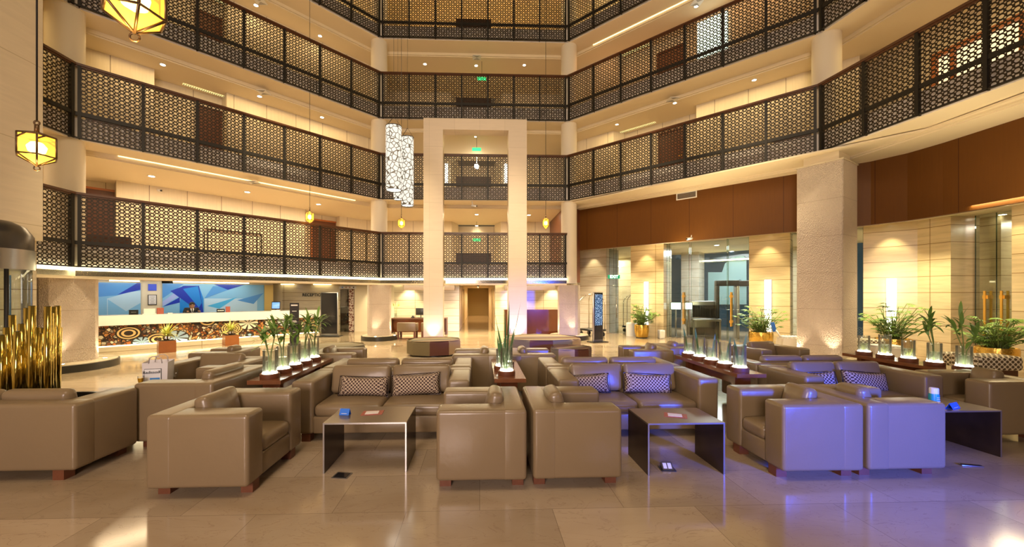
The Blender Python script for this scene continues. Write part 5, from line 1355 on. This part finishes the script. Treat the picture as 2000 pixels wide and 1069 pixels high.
# second row, back to back
seat_at(-2.17, -.12, 5.48, 6.30, 'N', 2, 'taupe sofa back to back with the one behind the blue card table', **sofa)
seat_at(.93, 2.86, 5.48, 6.30, 'N', 2, 'taupe sofa back to back with the violet-lit one', **sofa)
seat_at(3.98, 5.75, 5.53, 6.35, 'N', 2, 'taupe sofa back to back with the one behind the hand sanitiser table', **sofa)
seat_at(-.46, .34, 6.52, 7.42, 'W', 1, 'far taupe armchair beyond the middle console on its reception side', **chair)
seat_at(.50, 1.28, 6.52, 7.42, 'E', 1, 'far taupe armchair beyond the middle console on its entrance side', **chair)
seat_at(-2.95, -2.15, 6.72, 7.62, 'E', 1, 'far taupe armchair beyond the reception-side console', **chair)
seat_at(2.75, 3.50, 6.95, 7.75, 'W', 1, 'far taupe armchair beyond the entrance-side console', **chair)
seat_at(3.56, 4.40, 7.25, 8.05, 'E', 1, 'farthest taupe armchair beside the entrance-side vases', **chair)
seat_at(5.0, 6.1, 7.0, 7.8, 'S', 1, 'far taupe armchair at the foot of the rippled column', tw=.18, **chair)
seat_at(-5.0, -4.2, 6.9, 7.7, 'W', 1, 'far taupe armchair behind the shopping bag seat', **chair)
# dotted cushions
def cushion(x, y, z, wd, h, yaw, roll, lean, lab):
    t = thing('dotted_cushion', lab, 'cushion', (x, y, z), yaw, 'dotted bolster cushions on the sofas')
    b = MB(); n1, n2 = 18, 8; T = Matrix.Rotation(lean, 4, 'X') @ Matrix.Rotation(roll, 4, 'Y')
    vs = []; fs = []
    for s_ in (-1, 1):
        for j in range(n2 + 1):
            for i in range(n1 + 1):
                a = i / n1 * 2 - 1; c = j / n2 * 2 - 1
                th = .075 * ((1 - a ** 4) * (1 - c ** 4)) ** .6
                px = a * wd / 2 * (1 - .05 * (1 - a * a) * 0 - .06 * (1 - c * c) * abs(a)); pz = c * h / 2 * (1 - .10 * (1 - a * a)) + h / 2 + .012 * a * a * (1 if c > 0 else 0)
                vs.append(tuple(T @ Vector((px, s_ * th, pz))))
    N = (n1 + 1) * (n2 + 1)
    for s_ in range(2):
        for j in range(n2):
            for i in range(n1):
                q = s_ * N + j * (n1 + 1) + i; f = (q, q + 1, q + n1 + 2, q + n1 + 1); fs.append(f if s_ == 0 else f[::-1])
    b.faces(vs, fs, sm=True); bmesh.ops.remove_doubles(b.bm, verts=b.bm.verts, dist=.0005)
    b.build('cover', 'cushion_dots', t, world=False)
    b = MB(); pts = [tuple(T @ Vector((sx * wd / 2, 0, h / 2 + sz * h / 2))) for sx, sz in ((-1, -1), (1, -1), (1, 1), (-1, 1), (-1, -1))]
    b.tube(pts, .006, 6); b.build('piping', 'table_dark', t, world=False)
cushion(-1.46, 4.97, .43, .62, .24, .0, .03, -.25, 'dotted bolster on the reception-side seat of the blue card sofa')
cushion(-.80, 4.98, .43, .62, .27, .0, -.06, -.25, 'dotted bolster on the aisle-side seat of the blue card sofa')
cushion(1.37, 4.99, .43, .62, .24, -.05, -.06, -.22, 'dotted bolster half hidden by the armchair arm on the violet-lit sofa')
cushion(2.16, 4.98, .43, .62, .25, .0, .06, -.25, 'dotted bolster in the corner of the violet-lit sofa')
cushion(4.42, 5.03, .43, .60, .24, -.1, -.05, -.22, 'dotted bolster partly hidden on the sofa behind the sanitiser')
cushion(5.10, 5.0, .43, .66, .25, .1, .10, -.28, 'dotted bolster in full view on the sofa behind the sanitiser')
# coffee tables
def ctable(x0, x1, y0, y1, h, lab):
    t = thing('coffee_table', lab, 'coffee table', ((x0 + x1) / 2, (y0 + y1) / 2, 0), 0, 'bent metal coffee tables')
    MB().box(x0, x1, y0, y1, h - .016, h).build('table_top', 'table_metal', t)
    MB().box(x0, x0 + .016, y0, y1, 0, h - .016).build('leg_panel', 'table_dark', t); MB().box(x1 - .016, x1, y0, y1, 0, h - .016).build('leg_panel', 'table_dark', t)
    m = MB(); m.box(x0, x0 + .014, y0 - .002, y0, 0, h); m.box(x1 - .014, x1, y0 - .002, y0, 0, h); m.box(x0 + .014, x1 - .014, y0 - .002, y0, h - .014, h); m.build('steel_edge', 'steel', t)
ctable(-1.49, -.70, 3.79, 4.33, .48, 'bent metal coffee table with a blue card on it')
ctable(1.58, 2.32, 3.64, 4.13, .49, 'bent metal coffee table with a pop-up socket under it')
ctable(4.64, 5.46, 3.92, 4.46, .49, 'bent metal coffee table with hand sanitiser bottle')
ctable(-4.75, -3.80, 4.88, 5.55, .46, 'low metal table carrying the shopping bag and glasses')
def tent_card(px, py, z, lab, rz=0.0, w_=.10):
    x, y = W(px, py, z); t = thing('tent_card', lab, 'card', (x, y, z), rz)
    m = MB(); m.faces([(-w_ / 2, -.03, .001), (w_ / 2, -.03, .001), (w_ / 2, 0, .06), (-w_ / 2, 0, .06), (w_ / 2, .03, .001), (-w_ / 2, .03, .001)], [(0, 1, 2, 3), (3, 2, 4, 5), (0, 5, 4, 1)]); m.build('folded_card', 'card_blue', t, world=False)
    m = MB()
    for i in range(3): m.box(-w_ * .28, w_ * (.28 - .06 * i), -.026 + .012 * i, -.024 + .012 * i, .014 + .014 * i, .018 + .014 * i)
    m.build('printed_lines', 'white', t, world=False)
tent_card(674, 810, .48, 'small blue tent card on the coffee table nearest reception', -.1)
tent_card(1861, 798, .49, 'blue and white tent card beside the hand sanitiser', .35, .16)
def leaflet(px, py, z, lab, rz):
    x, y = W(px, py, z); t = thing('printed_coaster', lab, 'coaster', (x, y, z), rz)
    m = MB(); m.prism([(-.11, -.07), (.10, -.08), (.12, .06), (-.09, .08)], 0, .004); m.build('sheet', 'print_red', t, world=False)
    m = MB(); m.prism([(-.07, -.05), (.06, -.05), (.07, .04), (-.06, .05)], .004, .007); m.build('inset', 'paper', t, world=False)
leaflet(727, 807, .48, 'small patterned coaster leaflet on the table with the blue card', .2)
leaflet(1318, 812, .49, 'small patterned coaster leaflet on the pop-up socket table', -.3)
# sanitiser, pen
x, y = W(1824, 796, .49); t = thing('sanitiser_bottle', 'teal hand sanitiser bottle with a white cap on the coffee table', 'bottle', (x, y, .49))
MB().lathe((0, 0), [(.04, 0), (.043, .01), (.043, .13), (.038, .15)], 24).build('bottle', 'teal', t, world=False); MB().lathe((0, 0), [(.038, .15), (.038, .20), (.034, .21)], 24).build('cap', 'white', t, world=False)
m = MB()
for i in range(4): m.box(-.022, .022 - .004 * i, -.046, -.043, .05 + .02 * i, .056 + .02 * i)
m.build('printed_lines', 'white', t, world=False)
x, y = W(1808, 793, .49); t = thing('pen', 'dark pen lying on the table beside the sanitiser bottle', 'pen', (x, y, .49)); MB().tube([(-.09, .02, .008), (.09, -.03, .008)], .006, 8).build('barrel', 'print_red', t, world=False)
# shopping bag and glasses
x, y = W(303, 756, .46)
t = thing('shopping_bag', 'grey paper shopping bag with cord handles and a printed label', 'bag', (x, y + .05, .46), .25)
m = MB(); w_, d_, h_ = .135, .08, .33
m.faces([(-w_, -d_, 0), (w_, -d_, 0), (w_, d_, 0), (-w_, d_, 0), (-w_ - .01, -d_, h_), (w_ + .01, -d_, h_), (w_ + .02, d_, h_ + .02), (-w_, d_, h_ + .02)], [(0, 3, 2, 1), (0, 1, 5, 4), (1, 2, 6, 5), (2, 3, 7, 6), (3, 0, 4, 7)]); m.build('bag_body', 'paper', t, world=False, recalc=False)
MB().box(-.115, .075, -.088, -.082, .07, .25).build('label_frame', 'black', t, world=False); MB().box(-.11, .07, -.092, -.088, .075, .245).build('label', 'white', t, world=False)
MB().box(-.05, .06, -.094, -.092, .09, .13).build('label_band', 'art_mid', t, world=False); MB().box(.045, .066, -.095, -.092, .195, .222).build('label_square', 'black', t, world=False)
o = text('lettering', 'Radisson', .052, t, world_loc(t) + Vector((-.035, -.097, .205)), (1, 0, 0), 'black')
o.matrix_local = Matrix.Translation((-.035, -.097, .205)) @ Matrix.Rotation(math.pi / 2, 4, 'X')
o2 = text('lettering', 'BLU', .016, t, (0, 0, 0), (1, 0, 0), 'white'); o2.matrix_local = Matrix.Translation((.0555, -.098, .208)) @ Matrix.Rotation(math.pi / 2, 4, 'X')
for s_ in (-1, 1): MB().tube([(-.07, s_ * .08, h_ - .01), (-.06, s_ * .085, h_ + .06), (-.02, s_ * .09, h_ + .085), (.03, s_ * .09, h_ + .085), (.07, s_ * .085, h_ + .06), (.08, s_ * .08, h_ - .01)], .006, 6).build('handle', 'bag_side', t, world=False)
def wine(px, py, z, lab, juice, tall=False):
    x, y = W(px, py, z); t = thing('stemmed_glass', lab, 'glass', (x, y, z))
    h = .10 if tall else .07
    MB().lathe((0, 0), [(.032, 0), (.030, .003), (.004, .008), (.004, h - .01), (.02, h + .01), (.030, h + .05), (.026 if tall else .034, h + .11)], 18, caps=False).build('glass', 'glass_clear', t, world=False)
    if juice: MB().lathe((0, 0), [(.003, h), (.018, h + .01), (.028, h + .045), (.031, h + .085), (.001, h + .086)], 16).build('juice', 'juice', t, world=False)
wine(275, 762, .46, 'stemmed glass of orange juice in front of the shopping bag label', True); wine(320, 752, .46, 'stemmed glass of orange juice in front of the bag side', True); wine(343, 750, .46, 'empty tall stemmed glass beside the shopping bag', False, True)
# consoles and vases
def console(x0, x1, y0, y1, h, lab):
    t = thing('console_table', lab, 'console table', ((x0 + x1) / 2, (y0 + y1) / 2, 0), 0, 'dark wooden console tables between the sofas')
    MB().box(x0, x1, y0, y1, h - .05, h).build('table_top', 'table_wood', t); c = (x0 + x1) / 2
    for yy in (y0 + .18, y1 - .26): MB().box(c - .11, c + .11, yy, yy + .08, 0, h - .05).build('leg_panel', 'panel_brown', t)
    MB().box(c - .03, c + .03, y0 + .26, y1 - .26, h - .20, h - .05).build('stretcher', 'panel_brown', t)
CH = .64
console(-2.87, -2.46, 4.95, 6.65, CH, 'dark wooden console on the reception side carrying five bamboo vases')
console(.185, .585, 4.95, 6.45, CH, 'dark wooden middle console carrying the tall snake-plant vase')
console(3.43, 3.83, 5.12, 6.78, CH, 'dark wooden console on the entrance side carrying five blade-plant vases')
console(6.62, 7.04, 5.12, 6.95, CH, 'dark wooden console nearest the wooden handled doors')
def vase(x, y, z, lab, kind, seed, hgt=.29, r=.082):
    rn = random.Random(seed)
    t = thing('glass_vase', lab, 'vase', (x, y, z), 0, 'glass cylinder vases on glowing bases')
    MB().lathe((0, 0), [(.112, 0), (.115, .008), (.115, .052), (.108, .06)], 28).build('wooden_base', 'leg_wood', t, world=False)
    MB().cyl(0, 0, .088, .06, .068).build('glowing_disc', 'vase_glow', t, world=False)
    MB().lathe((0, 0), [(r, .070), (r, .07 + hgt), (r - .004, .07 + hgt), (r - .004, .078), (.001, .078)], 28, caps=False).build('glass_cylinder', 'glass_vase', t, world=False)
    MB().lathe((0, 0), [(r - .03, .080), (r - .03, .07 + hgt * .5), (.001, .07 + hgt * .5)], 20).build('inner_glass', 'water', t, world=False)
    m = MB(); zt = .08
    if kind == 'bamboo':
        ms = MB()
        for i in range(3):
            a = rn.uniform(0, 6.28); L_ = rn.uniform(.40, .68); dx, dy = math.cos(a) * rn.uniform(.03, .14), math.sin(a) * rn.uniform(.03, .14)
            pts = [(dx * .1, dy * .1, zt), (dx * .2, dy * .2, zt + L_ * .45), (dx * .7, dy * .7, zt + L_ * .8), (dx, dy, zt + L_)]
            ms.tube(pts, .007, 6)
            for k_ in range(5):
                f_ = .55 + .11 * k_; c = Vector(pts[2]).lerp(Vector(pts[3]), (f_ - .55) / .45) if f_ > .55 else Vector(pts[2])
                blades(m, c, 2, .27, .002, .021, 1.3, .25, rn, 5)
        ms.build('stems', 'stem', t, world=False)
        m.build('leaves', 'leaf', t, world=False, recalc=False)
    elif kind == 'blade' or kind == 'snake':
        big = kind == 'snake'
        for i in range(6 if big else 2):
            a = rn.uniform(0, 6.28); L_ = (rn.uniform(.5, .95) if big else rn.uniform(.34, .50)); k_ = .12 if big else .13
            p = Vector((math.cos(a) * .02, math.sin(a) * .02, zt)); q = Vector((math.cos(a) * k_ * L_ * 2, math.sin(a) * k_ * L_ * 2, zt + L_ * (1.0)))
            side = Vector((-math.sin(a + .7), math.cos(a + .7), 0)); vs = []; fs = []
            for j in range(7):
                f_ = j / 6; c = p.lerp(q, f_) + Vector((0, 0, 0)) ; wd = (.017 if big else .016) * min(1, .5 + f_ * 1.2) * (1 if f_ < .7 else max(.02, (1 - f_) / .3))
                vs += [tuple(c - side * wd), tuple(c + side * wd)]
                if j: fs.append((2 * j - 2, 2 * j - 1, 2 * j + 1, 2 * j))
            m.faces(vs, fs, sm=True)
        m.build('blades', 'leaf_dark', t, world=False, recalc=False)
    else:
        blades(m, (0, 0, zt), 7, .16, .02, .010, .1, 1.0, rn); m.build('sprig', 'leaf_pale', t, world=False, recalc=False)
for i in range(5): vase(-2.68, 5.12 + i * .33, CH, '%s glass vase of bamboo sprigs from the near end of the reception-side console' % ORD[i], 'bamboo', 10 + i)
for i in range(4): vase(.385 + (-.03, -.07, .02, 0)[i], 5.20 + i * .36, CH, '%s glass vase from the near end of the middle console%s' % (ORD[i], ', holding tall snake-plant blades' if i == 0 else ''), 'snake' if i == 0 else 'blade', 20 + i, hgt=.30 if i == 0 else .22)
for i in range(5): vase(3.60, 5.32 + i * .33, CH, '%s glass vase of dark blades from the near end of the entrance-side console' % ORD[i], 'blade', 30 + i)
for i in range(5): vase(6.80, 5.28 + i * .36, CH, '%s glass vase from the near end of the console at the wooden handled doors' % ORD[i], 'bamboo' if i < 2 else 'sprig', 40 + i, hgt=.32 if i == 3 else .27)
# ottomans ---------------------------------------------------------------
def ottoman(cx, cy, r, h, n, rz, lab, mats, sy=.75):
    t = thing('striped_ottoman', lab, 'ottoman', (cx, cy, 0), rz, 'large striped ottomans')
    pts = [(r * math.cos(2 * math.pi * i / n + .2), r * sy * math.sin(2 * math.pi * i / n + .2)) for i in range(n)]
    for i in range(n):
        a, b = pts[i], pts[(i + 1) % n]; a2, b2 = (a[0] * .97, a[1] * .97), (b[0] * .97, b[1] * .97)
        m = MB(); m.faces([(*a, .04), (*b, .04), (*b, h - .06), (*a, h - .06), (*b2, h - .01), (*a2, h - .01)], [(0, 1, 2, 3), (3, 2, 4, 5)]); m.build('side_stripe', mats[i % len(mats)], t, world=False)
    k = 4
    for j in range(-3, 4):
        y0, y1 = (j - .5) * 2 * r * sy / 7, (j + .5) * 2 * r * sy / 7
        def xs(y):
            q = min(.999, abs(y / (r * sy * .97))); return r * .97 * math.sqrt(1 - q * q)
        m = MB(); st = 5; up = [(xs(y0 + (y1 - y0) * i / st), y0 + (y1 - y0) * i / st) for i in range(st + 1)]
        m.poly([(x, y, h - .008 - .03 * ((x / r) ** 2)) for x, y in up] + [(-x, y, h - .008 - .03 * ((x / r) ** 2)) for x, y in reversed(up)])
        m.build('top_stripe', mats[(j + 3) % len(mats)], t, world=False)
    MB().cyl(0, 0, r * sy * .8, 0, .05).build('plinth', 'black', t, world=False)
ottoman(-1.30, 11.35, .78, .44, 9, .3, 'large round striped ottoman in front of the reception-side portal pillar', ['ott_green', 'ott_brown', 'ott_tan', 'ott_dark', 'ott_green'], .85)
ottoman(1.85, 11.6, 1.15, .46, 11, .1, 'large striped ottoman before the entrance-side portal pillar', ['ott_grey', 'ott_tan', 'ott_green', 'ott_brown'], .8)
ottoman(-3.75, 10.2, .82, .42, 9, .5, 'large ottoman beyond the reception-side vases', ['ott_green', 'ott_grey'], .85)
ottoman(2.25, 9.6, .55, .43, 8, .6, 'smaller brown sided striped ottoman nearest the violet-lit sofa', ['ott_tan', 'ott_brown', 'ott_brown', 'ott_grey'], .85)
# floor boxes
x, y = W(668, 930); t = thing('floor_socket_plate', 'flat dark floor socket cover by the blue card table', 'floor socket', (x, y, 0), -.15); MB().box(-.075, .075, -.06, .06, 0, .006).build('plate', 'steel', t, world=False); MB().box(-.06, .06, -.045, .045, .006, .009).build('lid', 'black_gloss', t, world=False)
x, y = W(1303, 917); t = thing('pop_up_socket', 'open pop-up floor socket with a pale outlet face under the table', 'floor socket', (x, y, 0), -.1)
MB().box(-.07, .07, -.05, .06, 0, .008).build('plate', 'black', t, world=False); T = Matrix.Rotation(math.radians(35), 4, 'X')
m = MB(); m.faces([(-.05, -.03, .008), (.05, -.03, .008), (.05, .05, .008), (-.05, .05, .008), (-.05, .03, .06), (.05, .03, .06)], [(0, 1, 5, 4), (1, 2, 5), (2, 3, 4, 5), (3, 0, 4), (0, 3, 2, 1)]); m.build('housing', 'steel', t, world=False)
m = MB()
for a_ in (-.022, .022): m.faces([(a_ - .017, -.022, .016), (a_ + .017, -.022, .016), (a_ + .017, .020, .053), (a_ - .017, .020, .053)], [(0, 1, 2, 3)])
m.build('outlet_face', 'white', t, world=False)
x, y = W(1897, 911); t = thing('floor_slot_cover', 'narrow dark metal slot cover in the floor near the sanitiser table', 'floor socket', (x, y, 0), -.25); MB().rbox(-.09, .09, -.02, .02, 0, .012, .005, 2).build('cover', 'steel', t, world=False); MB().box(-.08, .08, -.012, .012, .012, .014).build('inset', 'black', t, world=False)

# ================================================================== GOLD TUBES AND BOOTH
tx, ty = -5.62, 5.25
t = thing('round_planter', 'low round dark planter holding the gold tubes', 'planter', (tx, ty, 0))
MB().lathe((0, 0), [(.56, 0), (.62, .06), (.62, .30), (.58, .32), (.54, .32), (.54, .24), (.001, .24)], 48).build('bowl', 'podium_dark', t, world=False)
rn = random.Random(5)
TT = [(3, 655), (13, 640), (24, 616), (34, 648), (42, 633), (53, 602), (63, 598), (70, 640), (76, 652), (84, 641), (93, 599), (98, 612), (104, 600), (112, 598), (115, 640), (30, 680), (60, 640), (88, 660)]
PLACED = []
for i, (px, py) in enumerate(TT):
    best = None
    for k in range(41):
        d = 4.78 + k * .022; x, y, z = at_depth(px, py, d); r0 = math.hypot(x - tx, y - ty)
        gap = min([math.hypot(x - a, y - b) for a, b in PLACED] + [.14])
        sc_ = min(gap, .14) - max(0, r0 - .46) * 3
        if best is None or sc_ > best[0] + 1e-6: best = (sc_, x, y, z)
    _, x, y, z = best; PLACED.append((x, y)); r = .034
    lx, ly = rn.uniform(-.02, .02), rn.uniform(-.02, .02); bx_, by_ = x + lx, y + ly
    t = thing('gold_tube', '%s gold tube of the cluster, %s' % (ORD[i], 'standing nearly upright'), 'decorative tube', (bx_, by_, .24), 0, 'gold tubes of the decorative cluster')
    m = MB(); m.tube([(0, 0, 0), ((x - bx_) * .5, (y - by_) * .5, (z - .24) * .5), (x - bx_, y - by_, z - .24)], r, 14); m.build('tube', 'gold_tube', t, world=False)
    m = MB(); m.tube([(x - bx_, y - by_, z - .24), (x - bx_, y - by_, z - .235)], r * .8, 12); m.build('open_mouth', 'black', t, world=False)
bx0, by0 = at_depth(35, 500, 6.0)[:2]; bx0 -= .52
t = thing('glass_booth', 'round glass booth with a metal drum top at the frame edge', 'booth', (bx0, by0, 0))
MB().lathe((0, 0), [(.52, 2.40), (.52, 2.62), (.44, 2.76), (.30, 2.84), (.001, 2.88)], 40).build('dome', 'booth_dome', t, world=False)
MB().lathe((0, 0), [(.53, 2.09), (.53, 2.40), (.001, 2.40)], 40).build('drum', 'steel', t, world=False)
MB().lathe((0, 0), [(.50, .05), (.50, 2.09)], 40, caps=False).build('glass_wall', 'glass_door', t, world=False)
MB().cyl(0, 0, .52, 0, .05).build('base', 'steel', t, world=False)
MB().tube([(.49, -.12, .05), (.49, -.12, 2.09)], .025, 8).build('door_post', 'dark_metal', t, world=False)
MB().box(.38, .40, -.02, .02, .5, 2.0).build('blue_panel', 'art_mid', t, world=False)  # blue strip standing in for a reflection in the booth glass

# ================================================================== HANGING LAMPS
def lantern(px, py, d, w_, h_, lab, ztop=14.0, power=12, n=6):
    x, y, z = at_depth(px, py, d)   # centre of the body
    t = thing('hanging_lantern', lab, 'lantern', (x, y, z), .3, 'six-sided amber glass lanterns')
    r = w_ / 2; hb = h_ / 2
    def ring(rr, zz): return [(rr * math.cos(2 * math.pi * i / n), rr * math.sin(2 * math.pi * i / n), zz) for i in range(n)]
    R0, R1, tip, top = ring(r, -hb * .45), ring(r, hb * .75), (0, 0, -hb), (0, 0, hb * 1.05)
    m = MB(); m.faces(R0 + R1 + [tip, top], [(i, (i + 1) % n, n + (i + 1) % n, n + i) for i in range(n)] + [(i, 2 * n, (i + 1) % n) for i in range(n)] + [(n + i, n + (i + 1) % n, 2 * n + 1) for i in range(n)])
    m.build('glass_panels', 'lantern_glass', t, world=False)
    MB().lathe((0, 0), [(.001, -hb * .35), (r * .42, -hb * .15), (r * .5, hb * .15), (r * .3, hb * .4), (.001, hb * .48)], 16).build('glowing_bulb', 'lantern_core', t, world=False)
    m = MB(); q = r * .055
    for i in range(n):
        a, b = Vector(R0[i]), Vector(R1[i]); a2, b2 = Vector(R0[(i + 1) % n]), Vector(R1[(i + 1) % n])
        for p0, p1 in ((a, b), (a, a2), (b, b2), (a, Vector(tip)), (b, Vector(top)), (b.lerp(a, .25), b.lerp(b2, .45))): m.tube([p0 * 1.01, p1 * 1.01], q, 6)
    m.build('frame', 'lantern_frame', t, world=False)
    m = MB(); m.tube([(r * .16 * math.cos(a), 0, -hb - r * .17 + r * .16 * math.sin(a)) for a in [2 * math.pi * k / 14 for k in range(15)]], q * .7, 6); m.build('bottom_ring', 'lantern_frame', t, world=False)
    m = MB(); m.tube([(0, 0, hb * 1.0), (0, 0, hb * 1.5)], q * 2.4, 8); m.tube([(r * .14 * math.cos(a), 0, hb * 1.62 + r * .14 * math.sin(a)) for a in [2 * math.pi * k / 12 for k in range(13)]], q, 6); m.build('hook', 'lantern_frame', t, world=False)
    m = MB(); m.tube([(0, 0, hb * 1.7), (0, 0, ztop - z)], max(.007, q * .9), 6); m.build('hanging_rod', 'dark_metal', t, world=False)
    l = lamp('POINT', 'lantern_lamp', (0, 0, -hb - .12), power, (1, .66, .25), shadow_soft_size=.02); l.parent = t
lantern(263, 2, 2.1, .27, .34, 'large amber lantern hanging closest to the viewer, cut by the upper frame edge')
lantern(72, 292, 3.6, .27, .30, 'amber lantern hanging in front of the tall cream wall')
lantern(605, 425, 12.4, .24, .38, 'small amber lantern hanging in front of the lowest gallery, reception wing', power=5)
lantern(784, 437, 12.8, .22, .34, 'small amber lantern hanging under the perforated cylinder lamps', power=5)
lantern(1066, 437, 12.8, .22, .36, 'small amber lantern hanging between the portal and the entrance wing', power=5)
def pendant(px, pt, pb, d, r, lab):
    x, y, z0 = at_depth(px, pb, d); z1 = at_depth(px, pt, d)[2]
    t = thing('cylinder_pendant', lab, 'pendant light', (x, y, z0), 0, 'perforated glowing cylinder pendants')
    m = MB(); m.lathe((0, 0), [(r, 0), (r, z1 - z0)], 36, caps=False)
    o = m.build('perforated_shade', 'pendant_shade', t, world=False)
    uvl = o.data.uv_layers['UVMap'].data
    for p in o.data.polygons:
        a0 = math.atan2(p.center.y, p.center.x)
        for li in p.loop_indices:
            v = o.data.vertices[o.data.loops[li].vertex_index].co; a = math.atan2(v.y, v.x)
            while a - a0 > math.pi: a -= 2 * math.pi
            while a - a0 < -math.pi: a += 2 * math.pi
            uvl[li].uv = (a * r * 1.0, v.z)
    for zz in (0, z1 - z0): m = MB(); m.tube([(r * math.cos(a), r * math.sin(a), zz) for a in [2 * math.pi * k / 36 for k in range(37)]], .008, 6); m.build('rim', 'dark_metal', t, world=False)
    MB().cyl(0, 0, r * .9, .02, .03).build('diffuser', 'sconce', t, world=False)
    m = MB(); m.tube([(r, 0, z1 - z0), (0, 0, z1 - z0 + .25), (0, 0, 14 - z0)], .0035, 6); m.tube([(-r, 0, z1 - z0), (0, 0, z1 - z0 + .25)], .006, 6); m.build('suspension_wire', 'dark_metal', t, world=False)
pendant(769, 248, 372, 9.4, .185, 'widest perforated cylinder pendant of the cluster')
pendant(796, 269, 402, 10.2, .155, 'longest hanging perforated cylinder pendant of the cluster')
pendant(777, 285, 390, 11.2, .12, 'slim perforated cylinder pendant half hidden behind the other two')
# narrow table and racks glimpsed on the lowest gallery
def frame_rack(pa, pb, pt, pbm, v, lab):
    F = FAC[1]; u0, u1 = upx(F, pa, v), upx(F, pb, v); z0 = ZB[0] + .5; zt = Zat(pt, F((u0 + u1) / 2, v, 0))
    t = thing('thin_frame_table', lab, 'table', F((u0 + u1) / 2, v, z0))
    m = MB(F); m.box(u0, u1, v, v + .5, zt - .03, zt); m.build('table_top', 'rail_wood', t)
    for a_ in (u0, u1 - .03):
        for b_ in (v, v + .47): m = MB(F); m.box(a_, a_ + .03, b_, b_ + .03, z0, zt - .03); m.build('leg', 'dark_metal', t)
frame_rack(405, 512, 452, 490, 1.9, 'narrow high table glimpsed through the lowest gallery screens')
frame_rack(655, 728, 450, 490, 1.5, 'second narrow high table near the middle bay of the lowest gallery')
